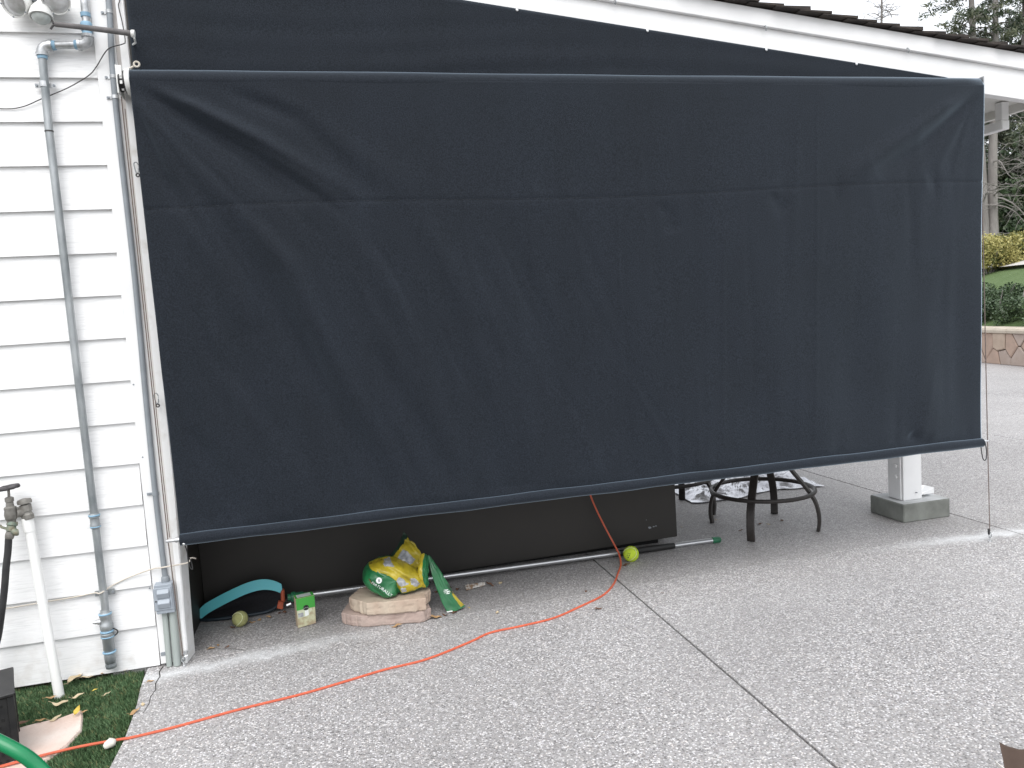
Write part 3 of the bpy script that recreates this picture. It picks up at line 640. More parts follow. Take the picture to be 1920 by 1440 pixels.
for p0_, an, L_, am, wd in fine:
    ca, sa = math.cos(an), math.sin(an); al = ((Xg-p0_[0])*ca+(Zg-p0_[1])*sa)/L_; dd = -(Xg-p0_[0])*sa+(Zg-p0_[1])*ca+.02*np.sin(al*3.0+p0_[0]*9)
    D += am*np.clip(1-np.abs(2*al-1)**2.5, 0, 1)*np.exp(-(dd/(wd*(.6+.6*np.clip(al, 0, 1))))**2)
zs = 2.003+0.012*np.sin(Xg*2.1)+0.005*(Xg-2)
r2 = np.random.default_rng(3)
for i in range(46):                      # puckers along the stitched seam and above the hem
    x0 = r2.uniform(.3, 4.3); L_ = r2.uniform(.03, .09); am = r2.uniform(-.0035, .0035)
    D += am*np.exp(-((Xg-x0-(2.0-Zg)*.25*(x0 < 2))/r2.uniform(.018, .04))**2)*np.exp(-((Zg-zs)/L_)**2)
for i in range(30):
    x0 = r2.uniform(.2, 4.3); L_ = r2.uniform(.06, .22); am = r2.uniform(-.005, .005)
    D += am*np.exp(-((Xg-x0+(Zg-.6)*.35*(x0 < 2.2))/r2.uniform(.025, .06))**2)*np.exp(-((Zg-.60)/L_)**2)
D += 0.0030*np.sin(Xg*19+0.8*np.sin(Zg*2))*np.clip((Xg-2.6)/1.2, 0, 1)*np.clip((2.0-Zg)/1, 0, 1)
D += 0.006*np.sin(Xg*9+Zg*4)*np.clip((1.9-Zg)/1.0, 0, 1)
D += 0.0024*np.sin((Xg*1.0+Zg*.35)*46+2*np.sin(Zg*3))*np.clip((2.6-Xg)/2, 0, 1)*np.clip((1.95-Zg)/.5, 0, 1)
D -= 0.0024*np.exp(-((Zg-zs)/.008)**2)   # seam pulls the cloth in
pin = np.clip((ZR-Zg)/.10, 0, 1)*np.clip((Zg-ZBm)/.05, 0, 1)
billow = 0.02*np.sin(PI*np.clip(Vv, 0, 1))*np.clip((ZR-Zg)/.05, 0, 1)*np.sin(PI*U)**.5
Yg = -0.1372+(0.1372-0.110)*Vv-D*pin-billow*0.6+.008*np.clip((Zg-ZR)/.012, 0, 1)
V = np.stack([Xg, Yg, Zg], -1).reshape(-1, 3)
idx = np.arange((NU+1)*(NV+1)).reshape(NV+1, NU+1)
F = np.stack([idx[:-1, :-1], idx[1:, :-1], idx[1:, 1:], idx[:-1, 1:]], -1).reshape(-1, 4)
cloth = fastmesh('cloth', V, F, ['shade_fabric'], shade, smooth=True)
md = cloth.modifiers.new('thickness', 'SOLIDIFY'); md.thickness = 0.0012
def clothY(x, z):
    v = (ZT-z)/(ZT-ZBm); j = min(NV, max(0, int(round(v*NV)))); a0, a1 = Xg[j, 0], Xg[j, -1]; i = min(NU, max(0, int(round((x-a0)/(a1-a0)*NU)))); return Yg[j, i]
# stitched seam: a row of short threads
sb = MB(); x = .165
while x < 4.345:
    z = 2.003+0.012*math.sin(x*2.1)+0.005*(x-2); l = .012
    if random.random() < .8:
        y = min(clothY(x, z), clothY(x+l, z))-.0012; sb.box((x, y-.0004, z-.0007), (x+l, y+.0004, z+.0007))
    x += .017
so = sb.build('seam_stitching', 'fabric_thread', cloth); so['kind'] = 'stuff'
# cloth wound on the tube
b = MB(); n_ = 40; pf = []
for i in range(n_+1):
    t = i/n_; pf.append((t*(XR0-XL0), RR+0.0012*math.sin(t*9)+0.0008*math.sin(t*31)))
pf = [(0, RR-.006), (.002, RR)]+pf[1:-1]+[(XR0-XL0-.012, RR), (XR0-XL0-.003, RR-.006), (XR0-XL0, RR-.014)]
b.lathe((XL0, -0.090, ZR), (1, 0, 0), pf, 40); b.build('roller', 'shade_fabric', shade, smooth=True)
# hem: rod in a pocket with a lip
b = MB(); pts = [(XL0+.006+(4.348-.156)*i/40, -0.112, 0.588+0.0015*math.sin(i*.9)) for i in range(41)]
b.tube(pts, [.0255+.0012*math.sin(i*1.7) for i in range(41)], 16); hem = b.build('hem_pocket', 'shade_fabric', shade, smooth=True)
b = MB(); b.lathe((0.098, -0.100, .586), (1, 0, 0), [(0, .0075), (.035, .0075), (.036, .011), (.066, .011)], 14); b.build('hem_rod', 'galvanised_bright', shade, smooth=True)
b = MB(); b.lathe((4.34, -0.106, .590), (1, 0, 0), [(0, .010), (.036, .010), (.037, .006), (.058, .005)], 14); b.build('hem_rod', 'steel_bright', shade, smooth=True)
b = MB(); b.lathe((0.172, -0.130, .572), (0, -1, 0), [(0, .006), (.004, .006), (.006, .003)], 10); b.build('hem_screw', 'steel_bright', shade)
# brackets
b = MB(); b.box((0.098, -0.125, 2.470), (0.104, -0.0225, 2.585)); b.box((0.098, -0.1255, 2.51), (0.122, -.105, 2.582)); lb = b.build('bracket', 'roller_white', shade, bevel=.002)
b = MB(); b.lathe((0.1045, -0.09, ZR), (1, 0, 0), [(0, .040), (.006, .042), (.0065, .036), (.020, .036), (.0205, .046), (.026, .046)], 24); b.build('spring_drum', 'black_plastic', lb, smooth=True)
b = MB(); b.lathe((0.131, -0.09, ZR), (1, 0, 0), [(0, .052), (.010, .054), (.0185, .054)], 28); b.build('end_collar', 'roller_white', lb, smooth=True)
for aa in (-1.2, -.4, .5): b = MB(); b.box((0.112, -.09-.0385*math.cos(aa)-.004, ZR+.037*math.sin(aa)-.004), (.121, -.09-.0385*math.cos(aa)+.001, ZR+.037*math.sin(aa)+.004)); b.build('drum_tooth', 'roller_white', lb)
b = MB(); b.box((4.376, -.125, 2.465), (4.382, -.053, 2.575)); b.lathe((4.3725, -.09, ZR), (1, 0, 0), [(0, .032), (.003, .032)], 20); rb = b.build('bracket', 'galvanised_bright', shade)
b = MB(); b.lathe((4.3822, -.09, ZR), (1, 0, 0), [(0, .016), (.008, .016), (.012, .010)], 6); b.build('bracket_bolt', 'steel_bright', rb)
b = MB(); b.lathe((4.3822, -.095, 2.48), (1, 0, 0), [(0, .010), (.012, .010)], 8); b.build('bracket_bolt', 'steel_bright', rb)
# crank eye (cream ring on a white stem)
b = MB(); b.tube([(.122, -.075, 2.578), (.145, -.077, 2.584), (.160, -.078, 2.592)], .0045, 8)
b.tube([(.173+.0105*math.cos(i*PI/9), -.080, 2.600+.0105*math.sin(i*PI/9)) for i in range(18)], .0042, 8, closed=True); b.build('crank_eye', 'wire_cream', shade, smooth=True)
# guide cables with ground anchors
def cable(pts, r, name, mat, par): 
    q = MB(); q.tube(pts, r, 7); return q.build(name, mat, par, smooth=True)
cable([(.100, -.075, 2.47), (.101, -.085, .59), (.104, -.044, .045)], .0024, 'guide_cable', 'cable_brown', shade)
cable([(.110, -.078, 2.42), (.109, -.085, 1.2), (.108, -.080, .596)], .0018, 'guide_cable', 'cable_brown', shade)
cable([(4.402, -.075, 2.50), (4.414, -.085, .59), (4.432, -.075, .060)], .0026, 'guide_cable', 'cable_brown', shade)
cable([(4.386, -.085, 2.44), (4.390, -.088, 1.8)], .002, 'guide_cable', 'cable_brown', shade)
b = MB(); b.lathe((4.424, -.076, .075), (.01, 0, -1), [(0, .004), (.004, .007), (.03, .006), (.034, .004)], 10); b.build('cable_clamp', 'black_rubber', shade)
# anchors: eye bolt, shackle, plate
def anchor(x, y):
    q = MB(); q.lathe((x, y, 0.0005), (0, 0, 1), [(0, .011), (.003, .011), (.004, .004), (.020, .004)], 12)
    q.tube([(x+.008*math.cos(i*PI/7), y, .027+.009*math.sin(i*PI/7)) for i in range(14)], .0026, 7, closed=True)
    ao = q.build('ground_anchor', 'steel_bright', shade, smooth=True)
    q = MB(); q.tube(smoothpath([(x-.002, y-.004, .022), (x+.006, y-.006, .035), (x+.004, y, .052), (x-.004, y+.003, .050), (x-.006, y, .034), (x-.002, y-.004, .022)], 5), .0022, 6); q.build('shackle', 'galvanised', ao, smooth=True)
    q = MB(); q.tube([(x+.006, y-.004, .044), (x+.022, y-.006, .047)], .0028, 6); q.build('wing_pin', 'steel_bright', ao, smooth=True)
anchor(.1045, -.045); anchor(4.432, -.075)
b = MB(); b.box((.106, -.05, .055), (.124, -.026, .061)); b.build('anchor_plate', 'galvanised_bright', shade)
# pull cord loops
b = MB(); b.tube(smoothpath([(4.334, -.118, .582), (4.337, -.12, .540), (4.345, -.12, .500), (4.357, -.12, .486), (4.368, -.12, .497), (4.373, -.118, .540), (4.370, -.112, .585)], 6), .0028, 7); b.build('cord_loop', 'black_rubber', shade, smooth=True)
b = MB(); b.tube(smoothpath([(.172, -.12, .572), (.176, -.10, .53), (.175, -.09, .49), (.179, -.085, .455), (.187, -.08, .443), (.186, -.08, .47), (.180, -.09, .50)], 6), .0026, 7); b.build('cord_loop', 'black_rubber', shade, smooth=True)
# carabiner clips hooked on the post
for nm, x, z in (('upper', .124, 2.176), ('lower', .107, 1.195)):
    c = thing('carabiner', (x, -.05, z-.03), 'small steel spring clip on the white post, %s' % ('the upper one near the roller' if nm == 'upper' else 'the lower one halfway down the post'), 'clip', 'clips on the corner post')
    b = MB(); b.tube(smoothpath([(x+.009, -.05, z+.020), (x+.003, -.05, z+.031), (x-.006, -.05, z+.029), (x-.008, -.05, z+.018), (x-.003, -.05, z-.008), (x, -.05, z-.014), (x+.007, -.05, z-.008), (x+.008, -.05, z+.006)], 6), .0022, 6); b.build('hook', 'galvanised', c, smooth=True)
    b = MB(); b.tube([(x+.008, -.05, z+.006), (x+.009, -.05, z+.020)], .0016, 6); b.build('gate', 'steel_bright', c)
    b = MB(); b.tube([(x+.003+.0065*math.cos(i*PI/7), -.05, z-.022+.0065*math.sin(i*PI/7)) for i in range(14)], .003, 7, closed=True); b.build('eye', 'wire_black', c, smooth=True)

# fixed cloth in the gable above the roller
gable = thing('gable_cloth', (1.5, .03, 2.4), 'fixed dark fabric infill in the gable above the roller', 'cloth')
def GT(x): return 3.112-0.1225*x          # upper edge of the cloth, screwed to the face of the rake board
def gfn(u, v):
    x = .150+4.08*u; zt = GT(x); zb_ = min(2.47, zt-.004); z = zb_+(zt-zb_)*v
    return (x, -.0365+(.003*fnoise(x*1.5, z*7)+.0025*fnoise(x*5, z*14)-.0014*math.sin(z*60+2*math.sin(x*2)))*(1-v)**.5-.001, z)
b = MB(); b.grid(gfn, 160, 24); b.build('fabric', 'shade_fabric', gable, smooth=True, solid=.0012)
for x in (1.2, 1.835, 2.487, 3.133, 3.66):
    b = MB(); b.lathe((x, -.0385, GT(x)-.007), (0, -1, 0), [(0, .007), (.003, .007), (.005, .004)], 10); b.build('screw', 'steel_bright', gable)
b = MB(); b.box((.1415, -.030, 2.40), (.1495, .034, 3.15)); b.build('edge_batten', 'brown_panel', gable)

# ================================================================== THINGS ON THE HOUSE WALL
def ringtorus(mb, c, R_, r_, ax=(0, 0, 1), n=20, mi=0):
    a_ = Vector(ax).normalized(); u = a_.orthogonal().normalized(); w_ = a_.cross(u); c = Vector(c)
    mb.tube([c+R_*(math.cos(2*PI*i/n)*u+math.sin(2*PI*i/n)*w_) for i in range(n)], r_, 8, mi=mi, closed=True); return mb
def strap(x, z, r, par, mat='galvanised_bright', two=True, y=-.035, w_=.022):
    b = MB(); b.lathe((x, y, z-w_/2), (0, 0, 1), [(0, r+.002), (w_, r+.002)], 18)
    xs = (-1, 1) if two else (-1,)
    for s in xs: b.box((min(x+s*(r-.002), x+s*(r+.024)), -.0185, z-w_*.4), (max(x+s*(r-.002), x+s*(r+.024)), -.0125, z+w_*.4))
    o = b.build('pipe_strap', mat, par, smooth=True)
    for s in xs: q = MB(); q.lathe((x+s*(r+.017), -.0185, z), (0, -1, 0), [(0, .0055), (.004, .005)], 8); q.build('screw', 'conduit_grey', o)
    return o

# ---- gas pipe
gas = thing('gas_pipe', (-.19, -.035, .07), 'galvanised gas pipe with elbows running down the white siding', 'pipe')
YP = -.035; r = .0155
b = MB(); b.tube([(-.006, YP, 3.25), (-.012, YP, 2.735)], r, 16); b.build('upper_pipe', 'galvanised_bright', gas, smooth=True)
b = MB(); b.tube([(-.030, YP, 2.690), (-.168, YP, 2.686)], r, 16); b.build('cross_pipe', 'galvanised_bright', gas, smooth=True)
b = MB(); b.tube([(-.190, YP, 2.655), (-.196, YP, 2.35), (-.1935, YP, 1.4), (-.190, YP, .30)], [r]*4, 16); b.build('drop_pipe', 'galvanised', gas, smooth=True)
def elbow(p0, pc, p1):
    q = MB(); pts = []
    for i in range(9):
        t = i/8; pts.append((1-t)**2*Vector(p0)+2*t*(1-t)*Vector(pc)+t*t*Vector(p1))
    q.tube(pts, .0205, 16); o = q.build('elbow', 'galvanised_bright', gas, smooth=True)
    for p, d in ((Vector(p0), (Vector(p0)-Vector(pc)).normalized()), (Vector(p1), (Vector(p1)-Vector(pc)).normalized())):
        q = MB(); q.lathe(p-d*.006, d, [(0, .0235), (.012, .0235)], 18); q.build('elbow_rim', 'galvanised_bright', o, smooth=True)
        q = MB(); q.lathe(p+d*.0065, d, [(0, .0195), (.012, .018)], 16); q.build('thread_tape', 'blue_tape', o, smooth=True)
elbow((-.0125, YP, 2.726), (-.0125, YP, 2.690), (-.046, YP, 2.690)); elbow((-.154, YP, 2.686), (-.190, YP, 2.686), (-.190, YP, 2.650))
b = MB(); b.lathe((-.0125, YP, 2.745), (0, 0, 1), [(0, .020), (.006, .0225), (.03, .0225), (.036, .019)], 18); b.build('coupling', 'blue_tape', gas, smooth=True)
b = MB(); b.lathe((-.0115, YP, 2.802), (0, 0, 1), [(0, .0185), (.016, .0195)], 18); b.build('coupling', 'blue_tape', gas, smooth=True)
strap(-.1955, 2.530, r, gas); strap(-.1895, .372, r, gas, 'galvanised', w_=.03)
b = MB(); b.lathe((-.196, YP, 2.338), (0, 0, 1), [(0, .017), (.006, .017)], 16); b.build('band', 'wire_black', gas, smooth=True)
b = MB(); b.lathe((-.1915, YP, .665), (0, 0, 1), [(0, .018), (.004, .0205), (.018, .0205), (.022, .0185), (.045, .0185), (.048, .0215), (.062, .0215), (.066, .018)], 18)
cpl = b.build('union_fitting', 'galvanised', gas, smooth=True)
b = MB(); ringtorus(b, (-.1915, YP, .722), .0195, .0045); b.build('tape_ring', 'blue_tape', cpl, smooth=True)
b = MB(); ringtorus(b, (-.1915, YP, .672), .0185, .0035); b.build('tape_ring', 'blue_tape', cpl, smooth=True)
# shut-off valve at the bottom
b = MB(); b.lathe((-.1925, YP, .062), (0, 0, 1), [(0, .0195), (.004, .0225), (.022, .0235), (.045, .0235), (.05, .0205), (.058, .0205), (.062, .0235), (.115, .0235), (.12, .027), (.134, .027), (.138, .0225), (.150, .0225), (.156, .0265), (.176, .0265), (.182, .022), (.205, .022), (.21, .0245), (.225, .0245), (.229, .019), (.24, .017)], 20)
va = b.build('valve_body', 'galvanised', gas, smooth=True)
for z, rr in ((.112, .0235), (.182, .024), (.205, .0235), (.284, .0225)):
    b = MB(); ringtorus(b, (-.1925, YP, z), rr, .0045); b.build('tape_ring', 'blue_tape', va, smooth=True)
b = MB(); b.lathe((-.212, YP, .250), (-1, 0, .05), [(0, .012), (.012, .012), (.013, .009), (.024, .009), (.025, .006), (.032, .006)], 10); b.build('test_port', 'galvanised_bright', va, smooth=True)
b = MB(); b.tube([(-.168+.018*math.sin(t*PI), YP, .215-.036*t) for t in [i/8 for i in range(9)]], .0028, 7); b.build('cable_tie', 'black_rubber', va, smooth=True)
b = MB(); b.lathe((-.1925, YP, .050), (0, 0, -1), [(-.012, .022), (0, .024), (.010, .022), (.012, .012)], 8); b.build('end_plug', 'galvanised', va)

# ---- electrical conduit with outlet box
el = thing('electrical_conduit', (.06, -.026, .02), 'grey electrical conduit with outdoor outlet box on the white corner board', 'conduit')
YC = -.0275
b = MB(); b.tube(smoothpath([(.083, YC, 3.3), (.081, YC, 2.88), (.068, YC, 2.6), (.0655, YC, 2.3), (.068, YC, 1.73), (.061, YC, 1.2), (.058, YC, .79), (.062, YC, .405)], 8), .0118, 14); b.build('conduit_pipe', 'conduit_grey', el, smooth=True)
for x, z in ((.079, 2.828), (.0675, 2.565), (.0665, 2.482), (.058, .785)):
    strap(x, z, .0118, el, 'galvanised_bright' if z > 1 else 'conduit_grey', two=False, y=YC, w_=.014)
b = MB(); b.lathe((.062, YC, .388), (0, 0, 1), [(0, .017), (.008, .018), (.022, .0165), (.026, .013)], 14); b.build('conduit_collar', 'conduit_grey', el, smooth=True)
b = MB(); b.box((.0185, -.062, .255), (.094, -.0145, .388)); bx = b.build('outlet_box', 'box_grey', el, bevel=.004, segs=2)
b = MB(); b.box((.0145, -.0665, .272), (.089, -.0622, .374)); cv = b.build('cover_plate', 'box_grey', bx, bevel=.002)
for z in (.302, .347):
    b = MB(); b.hexa([(.030, -.071, z-.019), (.080, -.071, z-.019), (.080, -.0667, z-.022), (.030, -.0667, z-.022), (.030, -.080, z+.004), (.080, -.080, z+.004), (.080, -.0667, z+.021), (.030, -.0667, z+.021)]); b.build('flip_lid', 'box_grey', cv, bevel=.003, segs=2)
b = MB(); b.lathe((.0225, -.0666, .316), (0, -1, 0), [(0, .0035), (.003, .003)], 8); b.build('cover_screw', 'wire_black', cv)
b = MB(); b.tube([(.045, -.028, .254), (.041, -.026, .02), (.041, -.026, .003)], .0125, 14); b.build('lower_conduit', 'conduit_green', el, smooth=True)
b = MB(); b.tube([(.078, -.030, .254), (.074, -.029, .003)], .0165, 14); b.build('lower_conduit', 'conduit_green', el, smooth=True)
b = MB(); b.box((.008, -.0175, .05), (.028, -.0142, .066)); b.build('strap_tab', 'conduit_grey', el)

# ---- twin floodlight with motion sensor
fl = thing('floodlight', (-.17, -.02, 2.78), 'white twin floodlight with round lamps and a motion sensor', 'floodlight')
b = MB(); b.lathe((-.17, -.003, 2.865), (0, -1, 0), [(0, .055), (.012, .055), (.02, .045), (.03, .02)], 24); b.build('mount_plate', 'roller_white', fl, smooth=True)
b = MB(); b.lathe((-.165, -.075, 2.80), (0, -.25, -1), [(-.06, .010), (-.045, .014), (-.035, .022), (-.015, .036), (.012, .044), (.022, .044), (.0225, .040), (.015, .038)], 28); sn = b.build('sensor_hood', 'roller_white', fl, smooth=True)
b = MB(); b.lathe((-.165, -.080, 2.782), (0, -.2, -1), [(0, .036), (.012, .032), (.024, .02), (.028, .004)], 24); b.build('sensor_lens', 'box_top', sn, smooth=True)
b = MB(); b.tube([(-.17, -.03, 2.86), (-.168, -.06, 2.845), (-.166, -.07, 2.825)], .012, 12); b.build('sensor_stem', 'roller_white', fl, smooth=True)
for (c, d) in (((-.25, -.075, 2.835), (-.30, -.75, -.42)), ((-.105, -.075, 2.850), (.22, -.82, -.40))):
    c = Vector(c); d = Vector(d).normalized()
    b = MB(); b.lathe(c, d, [(-.07, .018), (-.055, .03), (-.02, .046), (.012, .053), (.020, .053), (.0205, .049), (.012, .047)], 28); lh = b.build('lamp_head', 'roller_white', fl, smooth=True)
    b = MB(); b.lathe(c+d*.010, d, [(0, .0465), (.004, .046), (.010, .036), (.014, .018), (.0155, .004)], 28); b.build('lens', 'lens_glass', lh, smooth=True)
    for k in range(5):
        aa = k*2*PI/5+.4; u = d.orthogonal().normalized(); w2 = d.cross(u); pp = c+d*.0205+.051*(math.cos(aa)*u+math.sin(aa)*w2)
        b = MB(); b.lathe(pp, d, [(0, .0035), (.003, .003)], 8); b.build('rim_screw', 'conduit_grey', lh)
    b = MB(); b.tube([c-d*.05, (c-d*.05)*.5+Vector((-.17, -.03, 2.865))*.5+Vector((0, 0, .01)), (-.17, -.028, 2.865)], .011, 10); b.build('arm', 'conduit_grey', fl, smooth=True)

# ---- foam-wrapped rod with a hook end
rod = thing('padded_rod', (.03, -.10, 2.73), 'dark grey padded rod sticking out across the top of the corner board', 'rod')
b = MB(); b.tube([(-.112, -.100, 2.747), (-.02, -.10, 2.738), (.08, -.10, 2.727), (.176, -.10, 2.7155)], [.0100, .0105, .0112, .0118], 14); b.build('foam_sleeve', 'dark_foam', rod, smooth=True)
b = MB(); b.tube(smoothpath([(-.105, -.10, 2.745), (-.118, -.10, 2.742), (-.126, -.10, 2.733), (-.130, -.10, 2.727)], 4), .0045, 8); b.tube([(-.118, -.10, 2.748), (-.121, -.10, 2.762)], .0035, 8); b.build('hook', 'wire_black', rod, smooth=True)
b = MB(); b.lathe((.1685, -.10, 2.7165), (1, 0, -.11), [(0, .0145), (.012, .0155), (.013, .0155), (.0135, .012)], 18); b.tube([(.178, -.10, 2.70), (.174, -.06, 2.694), (.150, -.023, 2.694)], .004, 8); b.build('end_clip', 'roller_white', rod, smooth=True)

# ---- loose wires
b = MB(); b.tube(smoothpath([(.118, -.025, 2.93), (.123, -.028, 2.876), (.118, -.034, 2.85), (.127, -.037, 2.776), (.131, -.042, 2.707), (.119, -.045, 2.692), (.061, -.043, 2.671), (.004, -.020, 2.606), (-.03, -.014, 2.573), (-.105, -.010, 2.529), (-.173, -.012, 2.497), (-.221, -.012, 2.477), (-.293, -.010, 2.447), (-.372, -.008, 2.440), (-.55, -.008, 2.46), (-.8, -.008, 2.45)], 6), .0022, 7)
tag(b.build('black_wire', 'wire_black', loc=(-.2, -.01, 2.45), smooth=True), 'thin black wire drooping across the upper siding behind the pipe', 'wire')
b = MB(); b.tube(smoothpath([(.192, -.01, .470), (.178, -.035, .482), (.168, -.05, .468), (.135, -.046, .462), (.11, -.05, .462), (.05, -.046, .458), (.011, -.028, .452), (-.09, -.012, .424), (-.16, -.014, .397), (-.195, -.058, .384), (-.235, -.014, .376), (-.32, -.008, .367), (-.413, -.008, .364), (-.598, -.008, .357), (-1.0, -.008, .35)], 6), .0032, 7)
tag(b.build('cream_wire', 'wire_cream', loc=(-.2, -.01, .36), smooth=True), 'cream coloured wire running along the lower siding to the corner post', 'wire')

# ---- vertical white pvc pipe and bronze tap
pvc = thing('drain_pipe', (-.37, -.13, 0), 'leaning white plastic pipe with grey bronze cap rising from the turf', 'pipe')
b = MB(); b.tube([(-.372, -.135, -.03), (-.398, -.098, .20), (-.418, -.075, .45), (-.434, -.062, .70)], .0195, 18); b.build('pipe', 'pvc_white', pvc, smooth=True)
b = MB(); b.lathe((-.435, -.062, .690), (-.10, .03, 1), [(0, .0225), (.058, .0235), (.06, .019)], 20); b.build('socket', 'pvc_white', pvc, smooth=True)
bd = Vector((-.435, -.062, .742)); ax = Vector((-.10, .03, 1)).normalized()
b = MB(); b.lathe(bd, ax, [(0, .0235), (.006, .0245), (.020, .0245), (.026, .020), (.034, .019), (.036, .0235), (.062, .0235), (.064, .018)], 8); vb = b.build('breaker_body', 'bronze', pvc)
b = MB(); b.lathe(bd+ax*.066, ax, [(0, .014), (.002, .027), (.012, .028), (.020, .024), (.024, .008)], 20); b.build('breaker_cap', 'bronze', pvc, smooth=True)
tap = thing('garden_tap', (-.49, -.06, .68), 'weathered bronze garden tap with dark round handwheel and black hose', 'tap')
TY = -.085
b = MB(); b.lathe((-.490, TY, .735), (.02, 0, 1), [(0, .014), (.008, .017), (.016, .017), (.02, .021), (.040, .024), (.058, .0215), (.062, .0225), (.070, .0225), (.074, .015), (.092, .0135), (.094, .0165), (.110, .0165), (.114, .009)], 16); tb_ = b.build('valve_body', 'bronze', tap, smooth=True)
b = MB(); b.tube([(-.488, TY, .845), (-.486, TY, .885)], .0055, 8); b.build('stem', 'bronze', tap, smooth=True)
b = MB(); pts = []
for i in range(40):
    aa = i*2*PI/40; R_ = .034+.003*math.cos(aa*8); pts.append((-.486+R_*math.cos(aa), TY+R_*math.sin(aa)*.9, .888+.004*math.cos(aa)))
b.tube(pts, .0085, 8, closed=True)
for k in range(4): aa = k*PI/2+.5; b.tube([(-.486, TY, .888), (-.486+.034*math.cos(aa), TY+.031*math.sin(aa), .888)], .0062, 6)
b.lathe((-.486, TY, .880), (0, 0, 1), [(0, .010), (.016, .010), (.018, .006)], 10); b.build('handwheel', 'iron_wheel', tap, smooth=True)
b = MB(); b.tube([(-.470, TY+.004, .775), (-.448, -.066, .772)], .018, 12); b.tube([(-.49, TY+.01, .775), (-.49, .0, .775)], .014, 12); b.build('inlet', 'bronze', tap, smooth=True)
b = MB(); b.lathe((-.487, TY, .738), (-.25, -.25, -1), [(-.006, .019), (.008, .021), (.012, .017), (.024, .018), (.034, .016)], 14); b.build('adapter', 'bronze_green', tap, smooth=True)
b = MB(); b.tube(smoothpath([(-.488, TY-.006, .712), (-.476, TY-.012, .700), (-.468, TY-.008, .698)], 4), [.014]*9, 10); b.tube([(-.50, TY-.01, .715), (-.524, TY-.012, .728), (-.53, TY-.012, .738)], .0055, 8); b.build('side_outlet', 'bronze_green', tap, smooth=True)
b = MB(); b.lathe((-.495, TY-.008, .705), (-.25, -.1, -1), [(0, .015), (.012, .0175), (.026, .0165), (.03, .0145)], 12); b.build('hose_nut', 'bronze', tap, smooth=True)
b = MB(); b.tube(smoothpath([(-.503, TY-.011, .682), (-.512, TY-.014, .62), (-.524, TY-.016, .56), (-.540, TY-.016, .47), (-.565, TY-.012, .36), (-.60, TY, .24), (-.66, TY, .10), (-.70, TY-.01, .0)], 6), .0135, 12); b.build('hose', 'black_rubber', tap, smooth=True)

# ================================================================== THINGS UNDER THE SHADE
# ---- swivel stools: flat-bar legs, foot ring, seat
STG = 'swivel patio stools'
def make_stool(cx, cy):
    s = thing('swivel_stool', (cx, cy, 0), 'dark brown swivel stool base with four curved legs and foot ring beside the pier', 'stool', STG)
    prof = [(.334, .002), (.342, .06), (.338, .12), (.322, .185), (.288, .245), (.245, .305), (.19, .375), (.13, .46), (.085, .53), (.055, .60)]
    for k, aa in enumerate((225, 315, 45, 135)):
        t = math.radians(aa+1); d = Vector((math.cos(t), math.sin(t), 0)); sd_ = Vector((-d.y, d.x, 0))
        b = MB(); b.bar(smoothpath([(cx+d.x*q, cy+d.y*q, z) for q, z in prof], 4), .046, .019, sd_); lg = b.build('leg', 'stool_brown', s)
        b = MB(); b.box((cx+d.x*.334-.011, cy+d.y*.334-.011, .0004), (cx+d.x*.334+.011, cy+d.y*.334+.011, .0018)); b.build('foot_pad', 'black_rubber', lg)
    b = MB(); ringtorus(b, (cx, cy, .245), .318, .0135, n=64); b.build('foot_ring', 'stool_brown', s, smooth=True)
    b = MB(); b.lathe((cx, cy, .585), (0, 0, 1), [(0, .065), (.02, .07), (.04, .05), (.075, .05), (.08, .12), (.09, .12)], 28); b.build('swivel_hub', 'stool_brown', s, smooth=True)
    b = MB(); b.lathe((cx, cy, .676), (0, 0, 1), [(0, .20), (.01, .225), (.03, .235), (.05, .225), (.06, .20)], 36); b.build('seat', 'seat_fabric', s, smooth=True)
    return s
st1 = make_stool(3.487, .742)
st2 = copy_tree(st1, None, (-.372, .645, 0)); st2['label'] = 'dark brown swivel stool half hidden behind the end of the counter'
# ---- crumpled silver tarp
def tfn(u, v):
    x = 3.36+1.10*u+.10*v; y = 1.50+.95*v-.05*math.sin(u*7)
    e_ = min(1, min(u, 1-u)*9)*min(1, min(v, 1-v)*9)
    h = .03+.05*abs(fnoise(x*4, y*4))+.035*abs(fnoise(x*9, y*9, 2))+.018*abs(fnoise(x*19, y*19, 5))
    return (x+.03*fnoise(x*6, y*6, 9), y+.03*fnoise(x*6, y*6, 4), .004+h*(.12+.88*e_))
b = MB(); b.grid(tfn, 90, 70); tag(b.build('silver_tarp', 'tarp_silver', smooth=False, solid=.001, loc=(3.9, 1.95, 0)), 'crumpled shiny silver tarp on the ground behind the stools', 'tarp')

# ---- pool skimmer net on a telescopic pole
net = thing('pool_net', (1.7, .57, 0), 'pool skimmer net with silver telescopic pole lying along the dark counter', 'pool net')
P0 = Vector((.565, .500, .060)); P1 = Vector((3.06, .572, .0155))
def pl(t): return P0+(P1-P0)*t
T = lambda x: (x-P0.x)/(P1.x-P0.x)
b = MB(); b.tube([pl(0), pl(.4), pl(T(2.42))], .0140, 16); b.build('pole', 'alu_pole', net, smooth=True)
b = MB(); b.tube([pl(T(2.42)), pl(T(2.43)), pl(T(2.77)), pl(T(2.775))], [.0155, .018, .018, .0165], 16); b.build('grip', 'pole_grip', net, smooth=True)
b = MB(); b.tube([pl(T(2.772)), pl(T(3.05))], .0155, 16); b.build('outer_tube', 'alu_pole', net, smooth=True)
b = MB(); b.tube([pl(T(3.03)), pl(T(3.033)), pl(T(3.075)), pl(T(3.085))], [.0165, .020, .020, .015], 14); b.build('end_cap', 'plastic_green', net, smooth=True)
